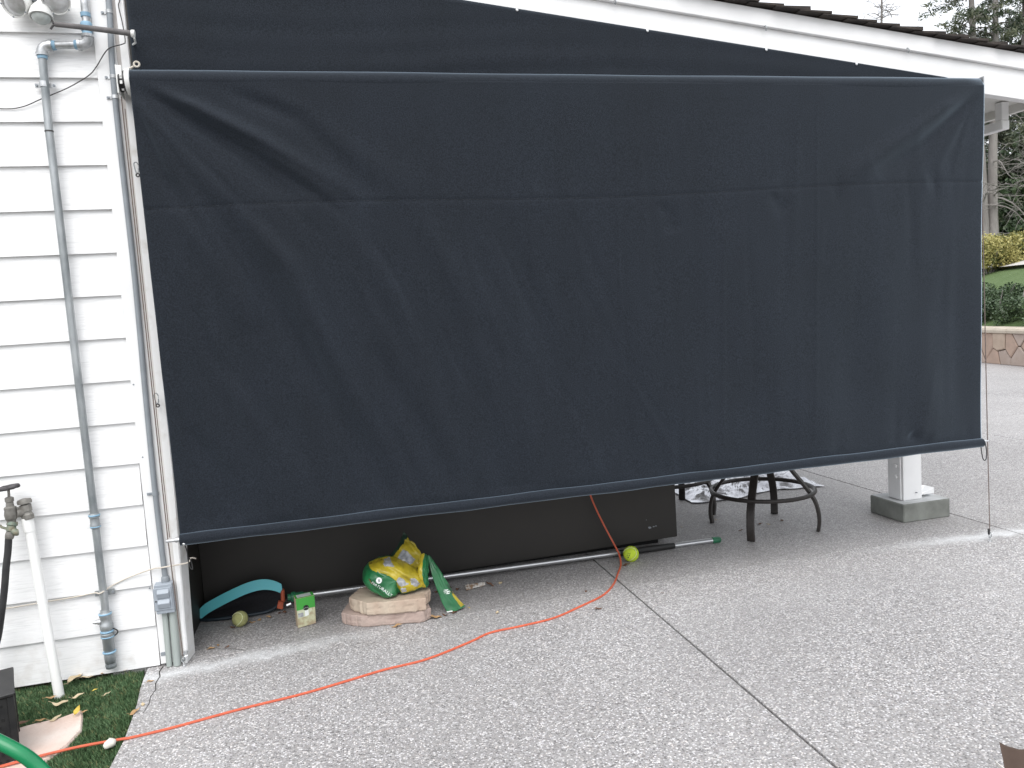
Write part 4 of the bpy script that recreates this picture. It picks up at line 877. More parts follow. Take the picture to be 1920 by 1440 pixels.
b = MB(); ax = (P0-P1).normalized(); b.lathe(P0+Vector((.022, 0, 0)), ax, [(-.03, .016), (-.02, .021), (.012, .022), (.02, .027), (.036, .026), (.04, .018), (.055, .018)], 14); b.build('socket', 'plastic_green', net, smooth=True)
b = MB(); b.hexa([(.496, .480, .04), (.518, .482, .04), (.518, .525, .04), (.496, .525, .04), (.500, .480, .105), (.518, .482, .108), (.518, .525, .108), (.500, .525, .105)]); b.build('bracket', 'plastic_orange', net, bevel=.006)
b = MB(); b.hexa([(.475, .46, .022), (.505, .46, .012), (.505, .49, .012), (.475, .49, .022), (.485, .46, .06), (.512, .46, .05), (.512, .49, .05), (.485, .49, .06)]); b.build('clip', 'plastic_orange', net, bevel=.004)
b = MB(); b.tube([(.525, .475, .028), (.548, .475, .035)], .009, 8); b.build('clip_pin', 'steel_bright', net, smooth=True)
LO = smoothpath([(.505, .515, .118), (.465, .522, .140), (.41, .527, .153), (.34, .530, .146), (.26, .530, .122), (.18, .528, .092), (.12, .522, .066), (.083, .515, .035), (.082, .50, .006)], 6)
b = MB(); vs = []; fs = []
bw = .052
for p in LO:
    tt = bw*(1.0 if p.z > .05 else max(.45, p.z/.05)); vs += [(p.x, p.y, p.z+tt*.30), (p.x+.004, p.y-.016, max(.003, p.z-tt*.70))]
for i in range(len(LO)-1): fs.append((2*i, 2*i+1, 2*i+3, 2*i+2))
b.add(vs, fs); b.build('frame_band', 'teal_band', net, solid=.003)
LOW = smoothpath([(.085, .50, .010), (.15, .468, .012), (.25, .455, .013), (.36, .452, .014), (.44, .462, .018), (.495, .49, .04)], 6)
b = MB(); b.tube(LOW, .008, 8); b.build('lower_frame', 'net_blue', net, smooth=True)
b = MB(); nn_ = 24
def nfn(u, v):
    i = u*(len(LO)-1); a_ = LO[int(i)].lerp(LO[min(len(LO)-1, int(i)+1)], i-int(i)) - Vector((0, -.006, .012))
    j = (1-u)*(len(LOW)-1); c_ = LOW[int(j)].lerp(LOW[min(len(LOW)-1, int(j)+1)], j-int(j))
    p = a_.lerp(c_, v); bag = math.sin(PI*v)*math.sin(PI*u); return (p.x, p.y+.09*bag, max(.004, p.z-.02*bag))
b.grid(nfn, 30, 14); b.build('net_bag', 'net_mesh', net, smooth=True)

# ---- two balls
def ball(c, r_, mat, label, seam=True):
    q = MB(); n1, n2 = 24, 16
    q.lathe((c[0], c[1], c[2]-r_), (0, 0, 1), [(r_-r_*math.cos(PI*i/n2), r_*math.sin(PI*i/n2)) for i in range(n2+1)], n1)
    o = q.build('tennis_ball', mat, loc=(c[0], c[1], c[2]-r_), smooth=True); tag(o, label, 'ball', 'tennis balls')
    if seam:
        pts = []
        for i in range(64):
            t = i*2*PI/64; aa = PI/2-(PI/2-.47)*math.cos(t); bb = t/2+.47*math.sin(2*t)*0
            x = math.cos(t)+.44*math.cos(3*t)*.5; y = math.sin(t)-.44*math.sin(3*t)*.5; z = 1.1*math.sin(2*t)*.75
            v = Vector((x, y, z)).normalized()*(r_*1.002); v.rotate(Euler((.5, 1.0, .4))); pts.append(Vector(c)+v)
        q = MB(); q.tube(pts, .0016, 6, closed=True); q.build('seam', 'ball_seam', o, smooth=True)
    return o
b1 = ball((2.452, .455, .0455), .0455, 'ball_fresh', 'bright yellow-green tennis ball resting against the silver pole')
b2 = ball((.306, .345, .039), .039, 'ball_old', 'faded olive tennis ball beside the teal net frame')
# printed mark on the fresh ball, lying on its surface
def text_mesh(body, size):
    cu = bpy.data.curves.new('txt', 'FONT'); cu.body = body; cu.size = size; cu.align_x = 'CENTER'; cu.align_y = 'CENTER'; cu.resolution_u = 2
    ob = bpy.data.objects.new('txt', cu); COL.objects.link(ob); dg = bpy.context.evaluated_depsgraph_get(); dg.update()
    me = bpy.data.meshes.new_from_object(ob.evaluated_get(dg)); vs = [v.co.copy() for v in me.vertices]; fs = [tuple(p.vertices) for p in me.polygons]
    bpy.data.objects.remove(ob); bpy.data.curves.remove(cu); bpy.data.meshes.remove(me); return vs, fs
def ballmark(o, c, r_, d0, up, poly):
    d0 = Vector(d0).normalized(); up = Vector(up); up = (up-d0*up.dot(d0)).normalized(); rt = up.cross(d0)
    q = MB()
    for pg in poly: q.add([Vector(c)+(d0+rt*a_+up*b_).normalized()*(r_*1.004) for a_, b_ in pg], [tuple(range(len(pg)))])
    q.build('printed_mark', 'ink_dark', o)
ballmark(b1, (2.452, .455, .0455), .0455, (-.75, -.9, .15), (.3, .1, 1), [[(-.18, .30), (.18, .36), (.16, .18), (-.16, .12)], [(-.22, .04), (.14, .10), (.12, -.12), (-.20, -.18)], [(-.12, -.26), (.08, -.22), (.06, -.36), (-.10, -.40)]])
ballmark(b1, (2.452, .455, .0455), .0455, (.45, -.8, .75), (.2, .4, 1), [[(-.2, .16), (.2, .16), (.16, -.10), (-.16, -.10)]])

# ---- plant food carton
bxo = thing('plant_food_box', (.635, .235, 0), 'small green and beige carton with black round logo on the concrete', 'carton')
A0 = Vector((.590, .200, 0)); A1 = Vector((.678, .222, 0)); dx = (A1-A0); dp = Vector((-dx.y, dx.x, 0)).normalized()*.048; Hh = .148; up = Vector((.003, 0, 1))
def bp(u, v, d=0): return A0+dx*u+up*(Hh*v)-dp.normalized()*d
c0, c1, c2, c3 = A0, A1, A1+dp, A0+dp
b = MB(); b.add([c0, c1+Vector((-.002, 0, .004)), c2, c3, c0+up*Hh, c1+up*Hh, c2+up*Hh+Vector((0, 0, .004)), c3+up*Hh+Vector((0, 0, .004))], [(0, 3, 2, 1), (4, 5, 6, 7), (0, 1, 5, 4), (1, 2, 6, 5), (2, 3, 7, 6), (3, 0, 4, 7)]); b.build('carton', 'box_tan', bxo, bevel=.0015)
def patch(uv, mat, nm, d): q = MB(); q.add([bp(u, v, d) for u, v in uv], [tuple(range(len(uv)))]); return q.build(nm, mat, bxo)
patch([(.01, .02), (.72, .03), (.80, .06), (.97, .10), (.99, .62), (.01, .62)], 'box_print', 'picture_panel', .0008)
patch([(.0, .60), (1, .60), (1, .995), (.0, .995)], 'box_green', 'green_panel', .0016)
patch([(.02, .33), (.55, .34), (.82, .52), (.80, .615), (.02, .615)], 'box_pale', 'pale_panel', .0014)
patch([(.06, .36), (.34, .36), (.34, .50), (.06, .50)], 'bag_grey', 'small_print', .002)
patch([(.42, .35), (.62, .37), (.62, .55), (.42, .55)], 'print_white', 'small_print', .002)
lg = patch([(.5+.155*math.cos(i*PI/12), .64+.092*math.sin(i*PI/12)) for i in range(24)], 'ink_black', 'round_logo', .0024)
q = MB()
vs, fs = text_mesh('Miracle-Gro', .0052)
q.add([bp(.5, .64, .003)+dx.normalized()*v.x+up*v.y for v in vs], fs); q.build('logo_lettering', 'print_white', lg)
b = MB(); tz = Vector((0, 0, Hh+.0012))
b.add([c0.lerp(c1, .10)+dp*.12+tz, c0.lerp(c1, .86)+dp*.12+tz, c0.lerp(c1, .86)+dp*.88+tz+Vector((0, 0, .0032)), c0.lerp(c1, .10)+dp*.88+tz+Vector((0, 0, .0032))], [(0, 1, 2, 3)]); b.build('top_label', 'box_top', bxo)
b = MB(); tz = Vector((0, 0, Hh+.0005)); b.add([c0+tz, c1+tz, c2+tz+Vector((0, 0, .0038)), c3+tz+Vector((0, 0, .0038))], [(0, 1, 2, 3)]); b.build('top_panel', 'box_green', bxo)

# ---- two flat stones stacked under the bag
def flatstone(poly, z0, z1, mat, label, seed):
    n_ = len(poly); cx = sum(p[0] for p in poly)/n_; cy = sum(p[1] for p in poly)/n_; q = MB(); P = []
    for i in range(n_):
        (xa, ya), (xb, yb) = poly[i], poly[(i+1) % n_]
        for k in range(9): t = k/9; P.append((xa+(xb-xa)*t+.006*fnoise(xa*9+t*7, seed), ya+(yb-ya)*t+.006*fnoise(yb*9+t*7, seed+4)))
    m = len(P); rings = []
    hh_ = z1-z0
    for sc, z in ((.955, z0), (.988, z0+.10*hh_), (.997, z0+.32*hh_), (.993, z0+.5*hh_), (1.0, z0+.68*hh_), (.996, z0+.92*hh_), (.982, z1), (.8, z1+.001), (.5, z1+.001)):
        rings.append([(cx+(x-cx)*sc+.004*fnoise(x*22, y*22, z*20+seed)+.003*fnoise(x*60, y*60, z*50), cy+(y-cy)*sc+.004*fnoise(y*22, x*22, z*20+3+seed)+.003*fnoise(y*60, x*60, z*50+3), z+(.003*fnoise(x*14, y*14, seed)+.002*fnoise(x*40, y*40, seed))*(1 if z > z0+.01 else 0)*(.4 if z > z1-.002 else 1)) for x, y in P])
    vs = [p for rg in rings for p in rg]; fs = []
    for a_ in range(len(rings)-1):
        for i in range(m): fs.append((a_*m+i, a_*m+(i+1) % m, (a_+1)*m+(i+1) % m, (a_+1)*m+i))
    fs += [tuple(range(m-1, -1, -1)), tuple(range((len(rings)-1)*m, len(rings)*m))]
    q.add(vs, fs); o = q.build('flat_stone', mat, loc=(cx, cy, z0), smooth=False); return tag(o, label, 'stone', 'stacked flat stones')
flatstone([(.802, .165), (.838, .122), (.900, .078), (1.06, .048), (1.19, .020), (1.232, .055), (1.222, .18), (1.15, .34), (.95, .38), (.84, .32)], .001, .058, 'stone_pink', 'pinkish flat stone at the bottom of the stack under the bag', 1)
flatstone([(.846, .190), (.858, .150), (.925, .062), (1.06, .030), (1.205, .014), (1.212, .075), (1.245, .13), (1.22, .26), (1.05, .34), (.90, .30)], .0615, .125, 'stone_tan', 'tan flat stone on top of the pinkish one under the bag', 2)

# ---- torn bag of lawn food
bag = thing('torn_bag', (1.08, .17, .127), 'torn open green and yellow plastic lawn bag slumped on the stones', 'bag')
BC = Vector((1.075, .175, .212))
# outline of the slumped body seen from the front, as (x, z) pairs around the centre
OUT = [(0.918, .205), (.928, .245), (.952, .272), (.985, .285), (1.03, .290), (1.075, .286), (1.12, .268), (1.165, .240), (1.20, .210), (1.225, .175), (1.232, .148), (1.205, .137), (1.15, .131), (1.10, .128), (1.05, .127), (1.00, .129), (.965, .146), (.935, .172)]
NA, NB = 72, 26
oang = [math.atan2(z-BC.z, x-BC.x) for x, z in OUT]; orad = [math.hypot(x-BC.x, z-BC.z) for x, z in OUT]
pr = sorted(zip(oang, orad)); pa = np.array([p[0] for p in pr]); prr = np.array([p[1] for p in pr])
pa = np.concatenate([pa-2*PI, pa, pa+2*PI]); prr = np.concatenate([prr]*3)
def bodyfn(u, v):
    th = 2*PI*u; ph = PI*v; rr = float(np.interp(((th+PI) % (2*PI))-PI, pa, prr))
    rad = rr*math.sin(ph)**.42; cc = -math.cos(ph); yy = math.copysign(abs(cc)**.55, cc)
    x = BC.x+rad*math.cos(th); z = BC.z+rad*math.sin(th); y = BC.y+.112*yy
    if cc < 0:
        # the bag's bottom end faces front left, its printed side front right; a fold line divides them
        fold = 1.078-.10*(z-.2)
        y += .10*max(0, fold-x-.04)*.9+.14*max(0, x-fold-.05)
        y += .030*math.exp(-((x-fold)/.009)**2)*sm(.215, .15, z)
        y += .30*max(0, z-.235)                                          # top leans back
        y -= .030*math.exp(-((x-1.035)/.035)**2)*sm(.19, .13, z)         # bottom corner pokes forward
        for (ax_, az_, ang_, am_, w_) in ((.99, .262, -.55, .012, .010), (1.03, .215, .9, .007, .009), (.96, .20, -1.0, .008, .010), (1.125, .205, -.75, .010, .011), (1.16, .185, -.65, .008, .008), (1.05, .27, -.5, .010, .012), (1.11, .245, -.62, -.009, .010), (1.0, .155, -.6, .007, .008), (1.19, .17, 1.2, .007, .008)):
            dd = (x-ax_)*math.sin(ang_)-(z-az_)*math.cos(ang_); al = (x-ax_)*math.cos(ang_)+(z-az_)*math.sin(ang_)
            y += am_*math.exp(-(dd/w_)**2)*math.exp(-(al/.055)**2)
    y += .006*fnoise(x*16, z*16, 3)+.005*abs(fnoise(x*38, z*34, 7))
    z = max(.1275, z+.004*fnoise(x*30, y*30, 1)+.003*abs(fnoise(x*60, z*50, 4)))
    return (x, y, z)
YEL = [(.945, .278), (.985, .262), (1.03, .247), (1.058, .228), (1.075, .200), (1.083, .170), (1.095, .148), (1.105, .1425), (1.16, .146), (1.200, .155), (1.222, .172), (1.24, .24), (1.10, .36), (.93, .34)]
GR1 = [(1.064, .226), (1.108, .222), (1.130, .190), (1.112, .180), (1.088, .183)]
GR2 = [(1.092, .172), (1.118, .172), (1.121, .150), (1.098, .148)]
GR3 = [(1.142, .215), (1.168, .210), (1.192, .170), (1.168, .162), (1.150, .178)]
GR4 = [(1.02, .290), (1.06, .292), (1.075, .276), (1.03, .279)]
def inp(x, z, P): return bool(inpoly(np.array([x]), np.array([z]), P)[0])
def bodymat(u, v):
    x, y, z = bodyfn(u, v)
    if y > BC.y+.05: return 0
    if inp(x, z, GR1) or inp(x, z, GR2) or inp(x, z, GR4): return 2
    if inp(x, z, GR3): return 2
    return 1 if inp(x, z, YEL) else 0
b = MB(); b.grid(bodyfn, 120, 60, mif=bodymat); body = b.build('body', ['bag_green', 'bag_yellow', 'bag_grey'], bag, smooth=True)
bvh = BVHTree.FromPolygons([tuple(v) for v in b.v], b.f)
def onbag(x, z, off=.0018):
    h = bvh.ray_cast(Vector((x, -1, z)), Vector((0, 1, 0)))
    return Vector((x, (h[0].y if h[0] else BC.y-.1)-off, z))
def decal(verts, faces, name, mat, off=.0018):
    q = MB(); q.add([onbag(x, z, off) for x, z in verts], faces); return q.build(name, mat, body)
ang = math.radians(-38)
def tpl(cx, cz, v): return (cx+v.x*math.cos(ang)-v.y*math.sin(ang), cz+v.x*math.sin(ang)+v.y*math.cos(ang))
vs, fs = text_mesh('NATURALLY', .0205); decal([tpl(1.003, .183, v) for v in vs], fs, 'lettering', 'print_white', .0028)
n_ = 18; decal([(.9925+.0145*math.cos(i*2*PI/n_), .226+.0145*math.sin(i*2*PI/n_)) for i in range(n_)], [tuple(range(n_))], 'round_badge', 'print_white', .0030)
decal([(.988, .232), (.997, .233), (.998, .219), (.990, .218)], [(0, 1, 2, 3)], 'badge_mark', 'bag_grey', .0045)
decal([(.944, .236), (.951, .230), (.962, .206), (.956, .210)], [(0, 1, 2, 3)], 'red_stripe', 'bag_red', .003)
# torn upper flaps, standing open
def sheet(ctrl, nu, nv, name, mats, mif, par, crumple=.004, seed=0):
    """ctrl: rows of control points, bicubic-ish via Catmull-Rom in both directions"""
    rows = [smoothpath(r_, 8) for r_ in ctrl]; m = len(rows[0]); colsP = [smoothpath([rows[j][i] for j in range(len(rows))], 8) for i in range(m)]
    k = len(colsP[0])
    def fn(u, v):
        i = u*(m-1); j = v*(k-1); i0, j0 = int(min(i, m-2)), int(min(j, k-2)); fu, fv = i-i0, j-j0
        p = colsP[i0][j0].lerp(colsP[i0+1][j0], fu).lerp(colsP[i0][j0+1].lerp(colsP[i0+1][j0+1], fu), fv)
        return p+Vector((crumple*fnoise(u*7, v*7, seed), 1.6*crumple*fnoise(u*6, v*6, seed+3), crumple*fnoise(u*7, v*7, seed+6)))
    q = MB(); q.grid(fn, nu, nv, mif=mif); return q.build(name, mats, par, smooth=True, solid=.0012)
sheet([[(1.035, .235, .272), (1.085, .265, .300), (1.13, .305, .348), (1.150, .325, .384)],
       [(1.085, .190, .268), (1.118, .235, .290), (1.155, .270, .325), (1.172, .29, .352)],
       [(1.120, .175, .248), (1.160, .205, .262), (1.196, .235, .285), (1.214, .25, .300)],
       [(1.145, .170, .215), (1.19, .19, .225), (1.22, .215, .245), (1.232, .23, .26)]], 30, 30, 'torn_flap', ['bag_yellow', 'bag_dark', 'bag_grey'],
      lambda u, v: 1 if v < .12+.16*u or (u > .93 and v < .4) else (2 if (.06 < u < .50 and .30 < v < .78) else 0), bag, .006, 2)
sheet([[(1.212, .165, .295), (1.228, .160, .302), (1.243, .175, .288), (1.252, .20, .272)],
       [(1.190, .120, .245), (1.205, .105, .252), (1.228, .112, .245), (1.246, .14, .24)],
       [(1.186, .100, .205), (1.200, .086, .205), (1.222, .095, .200), (1.238, .12, .20)],
       [(1.205, .100, .150), (1.214, .090, .150), (1.228, .098, .150), (1.236, .12, .155)]], 24, 30, 'torn_lip', ['bag_green', 'bag_yellow', 'bag_grey'],
      lambda u, v: (1 if u < .42 else 0), bag, .004, 5)
sheet([[(1.250, .195, .275), (1.256, .195, .278), (1.262, .197, .272), (1.266, .20, .265)],
       [(1.262, .150, .180), (1.285, .152, .184), (1.305, .158, .182), (1.318, .162, .176)],
       [(1.286, .120, .085), (1.315, .118, .090), (1.345, .124, .088), (1.362, .132, .082)],
       [(1.314, .095, .006), (1.350, .092, .006), (1.388, .105, .010), (1.412, .120, .014)]], 40, 130, 'hanging_strip', ['bag_green', 'bag_yellow', 'print_white', 'bag_dark'],
      lambda u, v: 2 if (u < .28 and v > .965) or (.45 < u+.12*math.sin(v*300) < .66 and .575 < v < .665 and int(v*150) % 3 != 0) else (3 if (.72 <= u < .92 and .50 < v < .66) else (1 if u > .70 and v > .62 and u > .70+.02*math.sin(v*40) and v < .95 else 0)), bag, .003, 8)

# ---- dropped wrapper and debris
b = MB()
def wfn(u, v): 
    x = 1.462+.112*u; w_ = .055*(1-.55*u); return (x, .395+.02*u+(v-.5)*w_, .004+.018*math.sin(PI*v)*(1-.3*u)+.008*abs(fnoise(u*6, v*6, 2)))
b.grid(wfn, 22, 12); tag(b.build('wrapper', 'wrapper', loc=(1.5, .4, 0), solid=.001), 'crumpled brown and white wrapper on the concrete near the pole', 'wrapper')
# ---- orange extension cord
b = MB(); pts = [(2.22, .66, .99), (2.235, .632, .75), (2.255, .60, .47), (2.262, .59, .42), (2.288, .585, .33), (2.335, .575, .21), (2.372, .535, .11), (2.388, .48, .045), (2.365, .40, .012), (2.302, .285, .0045), (2.213, .128, .0045), (2.108, .005, .0045), (1.96, -.088, .0045), (1.794, -.178, .0045), (1.627, -.211, .0045), (1.468, -.231, .0045), (1.355, -.298, .0045), (1.148, -.40, .0045), (.962, -.434, .0045), (.784, -.487, .0045), (.615, -.532, .0045), (.396, -.569, .0045), (.172, -.622, .0045), (.03, -.645, .0045), (-.015, -.650, .007), (-.146, -.658, .010), (-.279, -.678, .010), (-.392, -.70, .008), (-.6, -.75, .008), (-.9, -.9, .008)]
b.tube(smoothpath(pts, 8), .0052, 8); tag(b.build('extension_cord', 'cord_orange', loc=(1.2, -.4, 0), smooth=True), 'orange extension cord trailing from the counter across the concrete to the turf', 'cord')

# ---- fallen leaves
leafmeshes = {}
def leafmesh(kind, seed):
    q = MB(); L_, W_ = 1.0, (.58 if kind != 'thin' else .26)
    def fn(u, v):
        x = (u-.5)*L_; wv = W_*math.sin(PI*min(1, max(0, u))**.8)*(1-.25*u); y = (v-.5)*wv
        return (x, y, .10*math.cos(u*2.6+seed)+.22*abs(v-.5)*math.cos(seed*1.7)+.05*math.sin(u*9+seed))
    q.grid(fn, 8, 4)
    q.tube([(-.5, 0, .10*math.cos(seed)), (-.62, .02, .05), (-.72, .03, .07)], .015, 5); return q
def leaf(x, y, z, size, rot, mat, label, seed=0, kind='leaf', group='fallen leaves', tilt=0):
    q = leafmesh(kind, seed); cs, sn = math.cos(rot), math.sin(rot); vs = [Vector((v.x*cs-v.y*sn, v.x*sn+v.y*cs, v.z))*size for v in q.v]
    if tilt: vs = [Vector((v.x, v.y*math.cos(tilt)-v.z*math.sin(tilt), v.y*math.sin(tilt)+v.z*math.cos(tilt))) for v in vs]
    mz = min(v.z for v in vs); q.v = [Vector((x, y, z))+v-Vector((0, 0, mz)) for v in vs]
    return tag(q.build('fallen_leaf', mat, loc=(x, y, z), smooth=True), label, 'leaf', group)
TZ = .004
leaf(-.391, -.17, TZ, .045, .5, 'leaf_tan', 'curled tan leaf on the turf left of the white pipe foot', 1)
leaf(-.335, -.245, TZ, .058, .1, 'leaf_pale', 'long pale leaf on the turf just in front of the white pipe', 2)
leaf(-.280, -.205, TZ, .048, .45, 'leaf_pale', 'pale narrow leaf on the turf right of the white pipe', 3)
leaf(-.226, -.17, TZ, .022, .3, 'leaf_yellow', 'tiny yellow leaf alone on the turf below the gas valve', 4)
leaf(-.165, -.225, TZ, .035, .9, 'leaf_pale', 'thin pale leaf on the turf nearest the concrete edge', 5, 'thin')
leaf(-.235, -.372, TZ, .040, 1.2, 'leaf_yellow', 'upright bright yellow leaf at the corner of the pale flagstone', 6, tilt=.9)
leaf(-.215, -.360, TZ, .030, .4, 'leaf_tan', 'small brown leaf tucked behind the bright yellow leaf', 8)
leaf(-.365, -.375, .002, .040, .6, 'leaf_tan', 'orange tan leaf at the middle of the flagstone upper edge', 7)
leaf(-.312, -.378, .002, .045, .7, 'leaf_pale', 'pale tan leaf at the right of the flagstone upper edge', 9)
leaf(-.43, -.385, .004, .060, .25, 'leaf_brown', 'dark brown leaf at the flagstone edge beside the black crate', 10)
leaf(-.340, -.030, TZ, .075, .9, 'leaf_pale', 'large crumpled pale leaf against the wall foot right of the white pipe', 11)
leaf(-.300, -.015, TZ, .060, .2, 'leaf_pale', 'dry pale twiggy leaf against the wall foot', 12, 'thin')
leaf(-.238, .0, TZ, .030, 1.4, 'leaf_tan', 'small tan leaf at the wall foot left of two others', 13)
leaf(-.192, .002, TZ, .026, .4, 'leaf_tan', 'small tan leaf at the wall foot between two others', 14)
leaf(-.141, -.002, TZ, .032, .2, 'leaf_tan', 'orange tan leaf at the wall foot nearest the corner', 15)
leaf(-.012, -.435, .001, .045, .8, 'leaf_tan', 'tan leaf lying on the edge of turf and concrete', 16)
leaf(.004, -.374, .001, .028, 1.9, 'leaf_pale', 'pale leaf lying beside the concrete crack', 17)
leaf(-.012, -.16, .001, .030, .2, 'leaf_tan', 'tan leaf on the concrete near the top of the crack', 18)
for i, (x, y, s_, m_) in enumerate([(.36, .372, .03, 'leaf_tan'), (.392, .392, .034, 'leaf_tan'), (.435, .41, .03, 'leaf_tan'), (.49, .44, .03, 'leaf_brown'), (.515, .45, .034, 'leaf_brown')]):
    leaf(x, y, .001, s_, i*1.3, m_, 'small dry leaf in the row between old ball and carton', 20+i, group='dry leaves beside the old ball')
for i, (x, y, s_, m_) in enumerate([(.20, .10, .035, 'leaf_tan'), (.225, .135, .028, 'leaf_tan'), (.27, .095, .025, 'leaf_brown'), (.27, .335, .03, 'leaf_brown')]):
    leaf(x, y, .001, s_, i*1.9, m_, 'dry leaf on the concrete between corner post and old ball', 30+i, group='dry leaves beside the corner post')
for i, (x, y, s_, m_) in enumerate([(3.50, .80, .04, 'leaf_brown'), (3.535, .765, .025, 'leaf_pale'), (3.66, .80, .04, 'leaf_brown'), (3.30, 1.02, .025, 'leaf_pale'), (3.31, .72, .03, 'leaf_brown'), (3.02, .96, .018, 'leaf_pale'), (3.33, 1.12, .02, 'leaf_pale')]):
    leaf(x, y, .001, s_, i*2.3, m_, 'crumb of dry leaf on the concrete under the stool', 40+i, group='dry leaf crumbs under the stool')
for i, (x, y, s_, m_) in enumerate([(2.40, .40, .05, 'leaf_brown'), (1.60, .40, .06, 'leaf_brown'), (1.66, .41, .04, 'leaf_pale'), (1.25, .05, .06, 'leaf_tan'), (1.30, .075, .05, 'leaf_brown'), (1.35, .09, .05, 'leaf_brown'), (1.06, .02, .05, 'leaf_tan'), (1.43, .12, .02, 'leaf_yellow'), (2.05, .10, .025, 'leaf_brown'), (2.03, -.15, .04, 'leaf_brown'), (2.4, -.08, .02, 'leaf_brown'), (1.55, .0, .03, 'leaf_pale'), (1.32, .42, .05, 'leaf_brown'), (1.38, .47, .05, 'leaf_brown'), (1.42, .40, .04, 'leaf_brown')]):
    leaf(x, y, .001, s_, i*2.1, m_, 'bit of dry leaf litter on the concrete around stones and cord', 60+i, 'thin' if i % 3 == 1 else 'leaf', group='leaf litter around the stones')
# ---- white pebble
q = MB(); q.lathe((-.045, -.672, .008), (.75, .62, .12), [(-.021, .001), (-.0195, .008), (-.013, .0135), (-.003, .0155), (.008, .0165), (.017, .0125), (.0215, .006), (.0225, .001)], 14); q.v = [v+Vector((.004*fnoise(v.x*60, v.y*60, 1), .004*fnoise(v.x*60, v.y*60, 5), .005*fnoise(v.x*70, v.y*70, v.z*70))) for v in q.v]
tag(q.build('pebble', 'pebble_white', loc=(-.04, -.67, 0), smooth=True), 'white pebble at the turf edge touching the orange cord', 'pebble')

# ---- black perforated crate at the frame corner
cr = thing('black_crate', (-.48, -.60, 0), 'black perforated plastic crate standing on the turf', 'crate')
rc = math.radians(20); E0 = Vector((-.337, -.655, -.02)); ux = Vector((math.cos(rc), math.sin(rc), 0)); uy = Vector((-math.sin(rc), math.cos(rc), 0))
def cp_(a_, b_, z): return E0-ux*a_+uy*b_+Vector((0, 0, z))
def cbox(a0, a1, b0, b1, z0, z1): return [cp_(a1, b0, z0), cp_(a0, b0, z0), cp_(a0, b1, z0), cp_(a1, b1, z0), cp_(a1, b0, z1), cp_(a0, b0, z1), cp_(a0, b1, z1), cp_(a1, b1, z1)]
for (a_, bb) in ((0, 0), (.46, 0), (0, .24), (.46, .24)):
    b = MB(); b.hexa(cbox(a_, a_+.022, bb, bb+.022, .0, .255)); b.build('corner_post', 'black_plastic', cr, bevel=.002)
b = MB(); b.hexa(cbox(.0225, .4595, .004, .010, .0, .252)); b.hexa(cbox(.0225, .4595, .252, .258, .0, .252)); b.hexa(cbox(.004, .010, .0225, .2395, .0, .252)); b.hexa(cbox(.472, .478, .0225, .2395, .0, .252)); sd2 = b.build('side_panels', 'black_plastic', cr)
b = MB()
for i in range(18):
    for j in range(9):
        a_ = .035+i*.0235+(.0117 if j % 2 else 0); z = .022+j*.025; b.hexa(cbox(a_, a_+.009, .0025, .0038, z, z+.009))
hp = b.build('vent_holes', 'toe_black', sd2); hp['kind'] = 'stuff'
b = MB(); b.hexa(cbox(-.004, .486, -.004, .266, .2555, .268)); b.build('lid', 'black_plastic', cr, bevel=.003)
# ---- green hose arcing in from the left
b = MB(); b.tube(smoothpath([(-.75, -1.6, .72), (-.40, -1.72, .80), (-.10, -1.83, .755), (.134, -1.93, .663), (.213, -1.945, .588), (.30, -1.99, .47), (.37, -2.06, .28), (.40, -2.16, .10), (.38, -2.3, .018), (.28, -2.45, .017), (.0, -2.5, .0), (-.4, -2.4, .0)], 8), .0138, 14)
tag(b.build('garden_hose', 'hose_green', loc=(.2, -2.1, 0), smooth=True), 'bright green garden hose arcing through the lower left corner', 'hose')
# ---- open cardboard box cut off by the frame's lower right corner
cb_ = thing('cardboard_box', (2.69, -2.15, 0), 'open brown cardboard box with raised flaps at the lower right corner', 'box')
bx0, by0 = 2.515, -1.985
b = MB(); b.hexa([(bx0, by0-.34, .001), (bx0+.36, by0-.30, .001), (bx0+.33, by0, .001), (bx0, by0-.02, .001), (bx0, by0-.34, .10), (bx0+.36, by0-.30, .10), (bx0+.33, by0, .10), (bx0, by0-.02, .10)]); b.f.pop(1); b.mi.pop(1); b.build('carton', 'cardboard', cb_, solid=.004)
def flap(rows, mat): 
    return sheet(rows, 16, 12, 'flap', [mat], None, cb_, .001, 3)
flap([[(bx0+.020, by0-.018, .098), (bx0+.11, by0-.012, .098), (bx0+.22, by0-.006, .098), (bx0+.33, by0, .098)],
      [(bx0+.045, by0+.02, .140), (bx0+.10, by0+.022, .122), (bx0+.22, by0+.03, .114), (bx0+.33, by0+.035, .118)],
      [(bx0+.062, by0+.05, .178), (bx0+.10, by0+.048, .157), (bx0+.16, by0+.048, .140), (bx0+.30, by0+.06, .138)]], 'cardboard_dark')
flap([[(bx0, by0-.30, .10), (bx0, by0-.20, .10), (bx0, by0-.10, .10), (bx0, by0-.02, .10)],
      [(bx0-.012, by0-.30, .135), (bx0-.014, by0-.20, .140), (bx0-.012, by0-.10, .142), (bx0-.008, by0-.02, .145)],
      [(bx0-.033, by0-.30, .160), (bx0-.034, by0-.20, .170), (bx0-.034, by0-.10, .178), (bx0-.028, by0-.02, .185)]], 'paper_white')
flap([[(bx0+.02, by0-.06, .10), (bx0+.10, by0-.04, .122), (bx0+.18, by0-.04, .122), (bx0+.30, by0-.06, .10)],
      [(bx0+.01, by0-.20, .115), (bx0+.10, by0-.18, .135), (bx0+.18, by0-.18, .135), (bx0+.32, by0-.2, .115)],
      [(bx0, by0-.32, .10), (bx0+.10, by0-.32, .12), (bx0+.18, by0-.32, .12), (bx0+.34, by0-.3, .10)]], 'cardboard_pale')

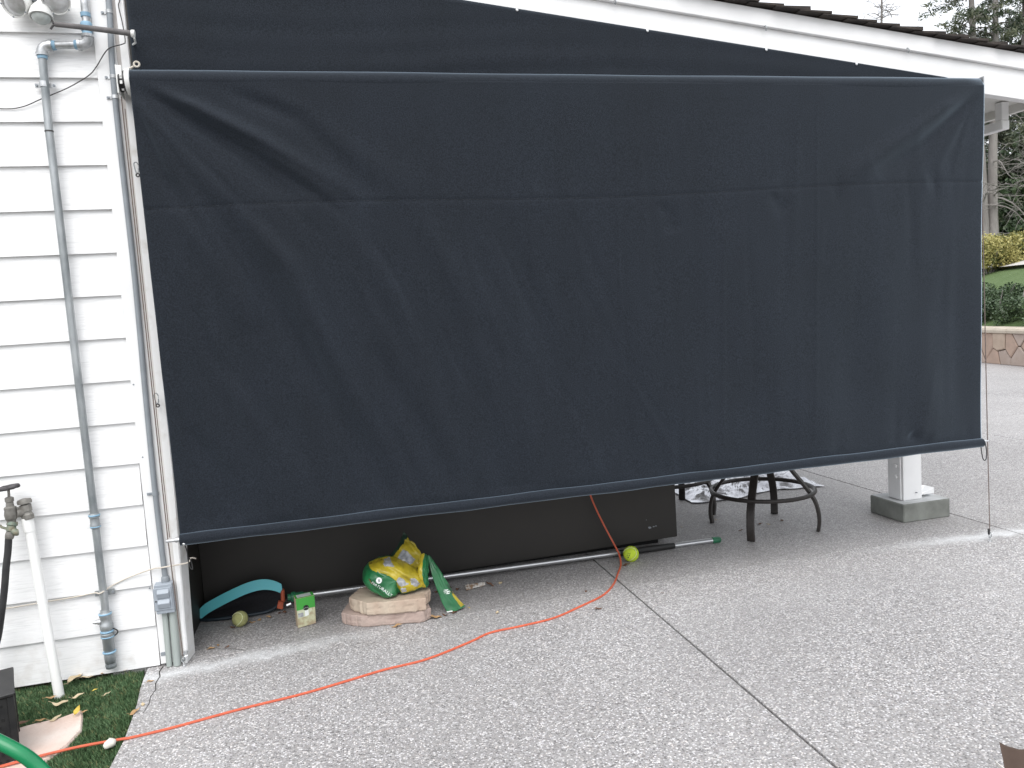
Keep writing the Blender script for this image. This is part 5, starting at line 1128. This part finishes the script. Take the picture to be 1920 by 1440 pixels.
# ================================================================== BACKGROUND GARDEN
WO = Vector((12.97, 8.05, 0)); TD = Vector((.2306, .973, 0)); QD = Vector((.973, -.2306, 0))
def curv(t): return 0.018*t*t
def QT(q, t, z=0): return WO+TD*t+QD*(q+curv(t))+Vector((0, 0, z))
QZ = [(-1, .55), (0, .6), (.3, .64), (1.4, 1.1), (2.2, 1.46), (4.15, 1.86), (5.25, 2.08), (7.85, 2.85), (12, 3.9), (30, 6.5), (80, 9), (140, 9)]
def tz(q): return float(np.interp(q, [a_ for a_, _ in QZ], [b_ for _, b_ in QZ]))
def gz(x, y):
    d = Vector((x, y, 0))-WO; t = d.dot(TD); return tz(d.dot(QD)-curv(t))
qs = [0.12, .3, .7, 1.4, 1.8, 2.2, 2.8, 3.4, 4.15, 5.25, 6.5, 7.85, 10, 12, 16, 22, 30, 45, 80, 140]; ts = [-14, -11, -8, -6, -4, -2, 0, 2, 4, 6, 8, 11, 14]
V = []; F = []
for t in ts:
    for q in qs:
        p = QT(q, t); tt = t*(1+max(0, q-3)*.12); p = WO+TD*tt+QD*(q+curv(t)); V.append((p.x, p.y, tz(q)+.05*fnoise(p.x*.5, p.y*.5)))
nq = len(qs)
for i in range(len(ts)-1):
    for j in range(nq-1): F.append((i*nq+j, i*nq+j+1, (i+1)*nq+j+1, (i+1)*nq+j))
lawn = fastmesh('lawn', V, F, ['lawn_far'], smooth=True); structure(lawn)
# pale garden path crossing the lawn
V = []; F = []
for i in range(41):
    t = -9+20*i/40; q0 = 3.75+.10*t+.12*math.sin(t*.6)
    for q in (q0, q0+.75):
        tt = t*(1+max(0, q-3)*.12); p = WO+TD*tt+QD*(q+curv(t)); V.append((p.x, p.y, tz(q)+.10))
for i in range(40): F.append((2*i, 2*i+1, 2*i+3, 2*i+2))
structure(fastmesh('path', V, F, ['path_pale']))

# ---- flagstone-faced retaining wall, stones fitted like crazy paving
wall = thing('stone_wall', tuple(QT(.1, 0)), 'low pinkish flagstone retaining wall with pale cap beyond the drive', 'wall')
HW = .585
T0, T1 = -6.0, 8.0
b = MB(); n_ = 60
def wfn2(u, v): p = QT(.03, T0+(T1-T0)*u, -.02+(HW+.02)*v); return p
b.grid(wfn2, n_, 1); b.grid(lambda u, v: QT(.30, T0+(T1-T0)*u, -.02+(HW+.02)*v), n_, 1); b.build('core', 'wall_mortar', wall)
r5 = np.random.default_rng(11); sites = []
t = T0-.3
while t < T1+.3:
    for k in range(2):
        sites.append((t+r5.uniform(-.15, .15)+(.2 if k else 0), (.16 if k == 0 else .43)+r5.uniform(-.09, .09)))
    if r5.random() < .45: sites.append((t+r5.uniform(0, .3), r5.uniform(.02, .56)))
    t += .44
def clip(poly, a_, b_, c_):      # keep a*x+b*y <= c
    out = []
    for i in range(len(poly)):
        p, q = poly[i], poly[(i+1) % len(poly)]; dp_, dq = a_*p[0]+b_*p[1]-c_, a_*q[0]+b_*q[1]-c_
        if dp_ <= 0: out.append(p)
        if dp_*dq < 0: s_ = dp_/(dp_-dq); out.append((p[0]+(q[0]-p[0])*s_, p[1]+(q[1]-p[1])*s_))
    return out
for i, (sx, sy) in enumerate(sites):
    poly = [(max(T0, sx-.6), 0.0), (min(T1, sx+.6), 0.0), (min(T1, sx+.6), HW-.004), (max(T0, sx-.6), HW-.004)]
    if poly[0][0] >= poly[1][0]: continue
    for j, (ox, oy) in enumerate(sites):
        if j == i or abs(ox-sx) > 1.1: continue
        a_, b_ = ox-sx, oy-sy; dd = math.hypot(a_, b_); a_, b_ = a_/dd, b_/dd
        poly = clip(poly, a_, b_, a_*(sx+ox)/2+b_*(sy+oy)/2-.009)
        if len(poly) < 3: break
    if len(poly) < 3: continue
    pr_ = r5.uniform(-.035, -.012); m = len(poly); cx = sum(p[0] for p in poly)/m; cy = sum(p[1] for p in poly)/m
    vs = []
    for sc, q in ((1, .029), (1, pr_+.012), (.90, pr_)):
        for (x, z) in poly: vs.append(QT(q+.006*fnoise(x*9, z*9), cx+(x-cx)*sc, cy+(z-cy)*sc))
    fs = []
    for a_ in range(2):
        for k in range(m): fs.append((a_*m+k, a_*m+(k+1) % m, (a_+1)*m+(k+1) % m, (a_+1)*m+k))
    fs.append(tuple(range(2*m, 3*m)))
    b = MB(); b.add(vs, fs); b.build('stone', ['wall_stone_a', 'wall_stone_b', 'wall_stone_c'][int(r5.integers(0, 3))], wall)
t = T0
while t < T1:
    L_ = r5.uniform(.7, 1.2); te = min(T1, t+L_); b = MB(); m = 6; vs = []
    for i in range(m+1):
        tt = t+.006+(te-t-.012)*i/m; j1 = .012*fnoise(tt*3, 1.1); j2 = .010*fnoise(tt*4, 5.1)
        vs += [QT(-.055+j1, tt, HW+.001), QT(.34, tt, HW+.001), QT(.34, tt, HW+.095), QT(-.05+j1, tt, HW+.085+j2), QT(-.065+j1, tt, HW+.05)]
    fs = []
    for i in range(m):
        for j in range(5): fs.append((i*5+j, i*5+(j+1) % 5, i*5+5+(j+1) % 5, i*5+5+j))
    fs += [(0, 1, 2, 3, 4), (m*5+4, m*5+3, m*5+2, m*5+1, m*5)]
    b.add(vs, fs); b.build('cap_stone', 'wall_cap', wall); t = te

# ---- foliage from many small leaf faces
def leafcloud(clumps, n, size, aspect=.5, rs=None, shell=.55, droop=0):
    """clumps: list of (centre, radii); returns V, F, clump index"""
    rs = rs or np.random.default_rng(5); C_ = np.array([c for c, _ in clumps]); R_ = np.array([r_ for _, r_ in clumps])
    wt = np.prod(R_, 1)**.7; wt /= wt.sum(); k = rs.choice(len(clumps), n, p=wt)
    d = rs.normal(size=(n, 3)); d /= np.linalg.norm(d, axis=1)[:, None]; rad = shell+(1-shell)*rs.random(n)**.6
    rad = np.where(rs.random(n) < .25, rs.random(n)**.5, rad)
    rad = rad*(1+.12*rs.normal(size=n))
    P = C_[k]+R_[k]*d*rad[:, None]
    a_ = rs.normal(size=(n, 3)); a_[:, 2] -= droop; a_ /= np.linalg.norm(a_, axis=1)[:, None]
    b_ = np.cross(a_, rs.normal(size=(n, 3))); b_ /= np.linalg.norm(b_, axis=1)[:, None]
    s_ = size*rs.uniform(.6, 1.4, n)[:, None]; a_ = a_*s_*.5; b_ = b_*s_*.5*aspect
    V = np.stack([P-a_, P+b_, P+a_, P-b_], 1).reshape(-1, 3); return V, np.arange(4*n).reshape(-1, 4), k
def foliage(name, par, clumps, n, size, mats, split, seed, **kw):
    rs = np.random.default_rng(seed); V, F, k = leafcloud(clumps, n, size, rs=rs, **kw)
    cm = (rs.random(len(clumps)) < split).astype(int); mi = np.where(rs.random(n) < .8, cm[k], rs.integers(0, 2, n))
    return fastmesh(name, V, F, mats, par, mi=mi)
# hedge behind the wall
hedge = thing('hedge', tuple(QT(.8, 0, .65)), 'dark green clipped hedge growing behind the flagstone wall', 'hedge')
rh = np.random.default_rng(21); cl = []
for i in range(190):
    t = rh.uniform(-6, 8); q = rh.uniform(.42, 1.35); z = tz(q)+rh.uniform(.05, .36)+.06*math.sin(t*2.3); p = QT(q, t, z); cl.append((tuple(p), (rh.uniform(.16, .30), rh.uniform(.16, .30), rh.uniform(.14, .24))))
foliage('leaves', hedge, cl, 60000, .055, ['hedge_leaf', 'hedge_leaf_pale'], .22, 31, aspect=.6, shell=.35)
b = MB()
for i in range(40):
    t = rh.uniform(-6, 8); q = rh.uniform(.5, 1.2); p = QT(q, t, tz(q)-.02); b.tube([p, p+Vector((rh.uniform(-.08, .08), rh.uniform(-.08, .08), .3)), p+Vector((rh.uniform(-.2, .2), rh.uniform(-.2, .2), .6))], [.02, .015, .006], 6)
so = b.build('stems', 'bark_grey', hedge); so['kind'] = 'stuff'
# yellow shrubs on the slope
def bush(x, y, rx, h, mats, split, label, seed, n=9000, size=.07):
    z = gz(x, y); o = thing('garden_shrub', (x, y, z), label, 'shrub', 'shrubs on the slope'); rs = np.random.default_rng(seed); cl = []
    for i in range(26):
        aa = rs.uniform(0, 2*PI); rr = rx*rs.uniform(0, .8); zz = z+h*rs.uniform(.22, .82); cl.append(((x+rr*math.cos(aa), y+rr*math.sin(aa), zz), (rx*.34, rx*.34, h*.20)))
    foliage('leaves', o, cl, n, size, mats, split, seed, aspect=.6, shell=.4)
    b = MB()
    for i in range(7): aa = i*.9; b.tube([(x+.05*math.cos(aa), y+.05*math.sin(aa), z-.05), (x+rx*.5*math.cos(aa), y+rx*.5*math.sin(aa), z+h*.6)], [.025, .008], 6)
    b.build('stems', 'bark_grey', o); return o
YM = ['yellow_leaf', 'yellow_leaf_green']
bush(20.05, 15.35, 1.0, 1.25, YM, .15, 'golden yellow shrub below the forked tree, beside the shade edge', 41)
bush(21.55, 15.55, .80, 1.05, YM, .6, 'yellow-green shrub right of the golden one', 42)
bush(19.0, 16.6, .9, 1.1, YM, .3, 'golden shrub left of the others behind the shade', 43)
bush(23.0, 15.2, .9, 1.1, YM, .5, 'yellow-green shrub farthest right on the slope', 44)
HM = ['hedge_leaf', 'hedge_leaf_pale']
for i, (x, y, rx, h) in enumerate([(25.5, 24.0, 1.6, 3.0), (29.0, 21.5, 1.7, 3.4), (27.5, 26.5, 1.9, 3.6), (32.0, 23.5, 2.3, 5.5), (33.5, 20.0, 2.3, 5.0), (30.5, 26.0, 2.4, 6.0), (36.0, 25.0, 2.8, 6.5), (35.5, 29.0, 3.0, 6.5)]):
    bush(x, y, rx, h, HM, .5, 'dark green undergrowth shrub behind the tree trunks', 50+i, 16000, .20)['group'] = 'undergrowth behind the trees'

# ---- trees
RT = Vector((.973, -.231, 0))
def limb(b, p0, d, L_, r0, rs, n=6, droop=0, wig=.12, tip=.15):
    pts = [Vector(p0)]; d = Vector(d).normalized(); rr = [r0]
    for i in range(n):
        d = (d+Vector((rs.normal()*wig, rs.normal()*wig, rs.normal()*wig-droop))).normalized(); pts.append(pts[-1]+d*(L_/n)); rr.append(r0*(1-(1-tip)*(i+1)/n))
    b.tube(pts, rr, 6, cap=False); return pts
def conifer(x, y, h, label, seed, trunk_r=.16, z_lo=2.0, spread=2.4, nb=60, n=16000, leans=((0, 0),), name='conifer_tree', dens=1.0, bare=14, size=.17):
    rs = np.random.default_rng(seed); z = gz(x, y)-.1; o = thing(name, (x, y, z), label, 'tree', 'trees on the slope'); trunks = []
    for (off, lean) in leans:
        base = Vector((x, y, z))+RT*off; pts = []
        for i in range(13):
            t = i/12; pts.append(base+RT*(lean*t+.06*math.sin(t*7+off*9))+Vector((0, 0, h*t)))
        b = MB(); b.tube(pts, [trunk_r*(1.25-.25*min(1, i/2))*(1-.78*(i/12)**1.2) for i in range(13)], 12); b.build('trunk', 'bark_grey', o, smooth=True); trunks.append(pts)
    bb = MB(); cl = []
    for i in range(nb):
        pts = trunks[int(rs.integers(0, len(trunks)))]; t = rs.uniform(z_lo/h, .98); j = t*12; i0 = int(min(j, 11)); p = pts[i0].lerp(pts[i0+1], j-i0)
        aa = rs.uniform(0, 2*PI); L_ = spread*(1.05-t*.75)*rs.uniform(.6, 1.1); lp = limb(bb, p, (math.cos(aa), math.sin(aa), .15), L_, .035*(1-t*.5), rs, 6, droop=.10)
        for q in lp[2:]:
            for k in range(2): cl.append(((q.x+rs.normal()*.16, q.y+rs.normal()*.16, q.z+rs.normal()*.08-.08), (.26*dens, .26*dens, .12*dens)))
    for i in range(bare):       # dead, drooping lower limbs
        pts = trunks[int(rs.integers(0, len(trunks)))]; t = rs.uniform(.05, max(.12, z_lo/h+.1)); j = t*12; i0 = int(min(j, 11)); p = pts[i0].lerp(pts[i0+1], j-i0)
        aa = rs.uniform(0, 2*PI); lp = limb(bb, p, (math.cos(aa), math.sin(aa), .3), rs.uniform(1.2, 2.6), .035, rs, 7, droop=.16, wig=.18)
        for q in lp[2:]: limb(bb, q, (rs.normal(), rs.normal(), rs.normal()*.4), rs.uniform(.4, .9), .012, rs, 4, droop=.1, wig=.25)
    bb.build('limbs', 'bark_grey', o)
    if cl: foliage('needles', o, cl, n, size, ['needle_dark', 'needle_olive'], .35, seed+1, aspect=.22, shell=.2, droop=.4)
    return o
conifer(23.45, 18.86, 13.5, 'tall forked grey-trunked conifer above the golden shrub', 61, .17, 5.2, 2.7, 54, 13000, ((0, -.38), (.36, .12)), bare=16)
conifer(28.8, 19.6, 13.0, 'dark full conifer right of the forked tree', 62, .2, 1.5, 2.8, 110, 36000, dens=1.4, bare=6, size=.2)
conifer(27.2, 24.6, 9.5, 'olive green conifer behind and left of the forked tree', 63, .16, 1.0, 2.0, 70, 16000, dens=1.3, bare=4)
conifer(32.5, 25.5, 14, 'far dark conifer behind the others', 64, .2, 1.0, 3.2, 110, 36000, dens=1.6, bare=4, size=.24)
conifer(34.0, 19.5, 12, 'far dark conifer at the right end of the slope', 65, .2, 1.0, 3.2, 110, 36000, dens=1.6, bare=4, size=.24)
def bare_tree(x, y, h, label, seed, r0=.10, nl=26, lo=.25, spread=2.6, up=.5, fine=5):
    rs = np.random.default_rng(seed); z = gz(x, y)-.1; o = thing('bare_tree', (x, y, z), label, 'tree', 'trees on the slope'); b = MB(); pts = []
    for i in range(11): t = i/10; pts.append(Vector((x+.12*math.sin(t*5+seed), y+.1*math.sin(t*4+seed*2), z+h*t)))
    b.tube(pts, [r0*(1-.8*i/10) for i in range(11)], 8); b.build('trunk', 'bark_pale', o, smooth=True); b = MB()
    for i in range(nl):
        t = rs.uniform(lo, .97); j = t*10; i0 = int(min(9, j)); p = pts[i0].lerp(pts[i0+1], j-i0); aa = rs.uniform(0, 2*PI)
        lp = limb(b, p, (math.cos(aa), math.sin(aa), up), spread*(1.1-t*.8)*rs.uniform(.6, 1.1), r0*.28*(1.1-t*.7), rs, 8, droop=.05, wig=.16)
        for q in lp[2:]:
            for k in range(max(1, fine//3)):
                l2 = limb(b, q, (rs.normal(), rs.normal(), rs.normal()*.5+.2), rs.uniform(.4, 1.0), r0*.09, rs, 5, wig=.25)
                for w_ in range(fine-3): limb(b, l2[2+w_ % 3], (rs.normal(), rs.normal(), rs.normal()), .35, r0*.05, rs, 3, wig=.3)
    b.build('branches', 'bark_pale', o); return o
conifer(36.5, 31.0, 12, 'far dark conifer behind the thin leafless tree', 66, .2, 1.0, 3.2, 90, 26000, dens=1.6, bare=2, size=.24)
bare_tree(23.3, 15.9, 6.0, 'pale leafless tree with tangled branches in front of the conifers', 71, .09, 34, .08, 2.6, .35, 5)
bare_tree(22.5, 22.6, 12.5, 'thin leafless tree standing alone above the roof line', 72, .13, 22, .45, 1.6, .9, 4)
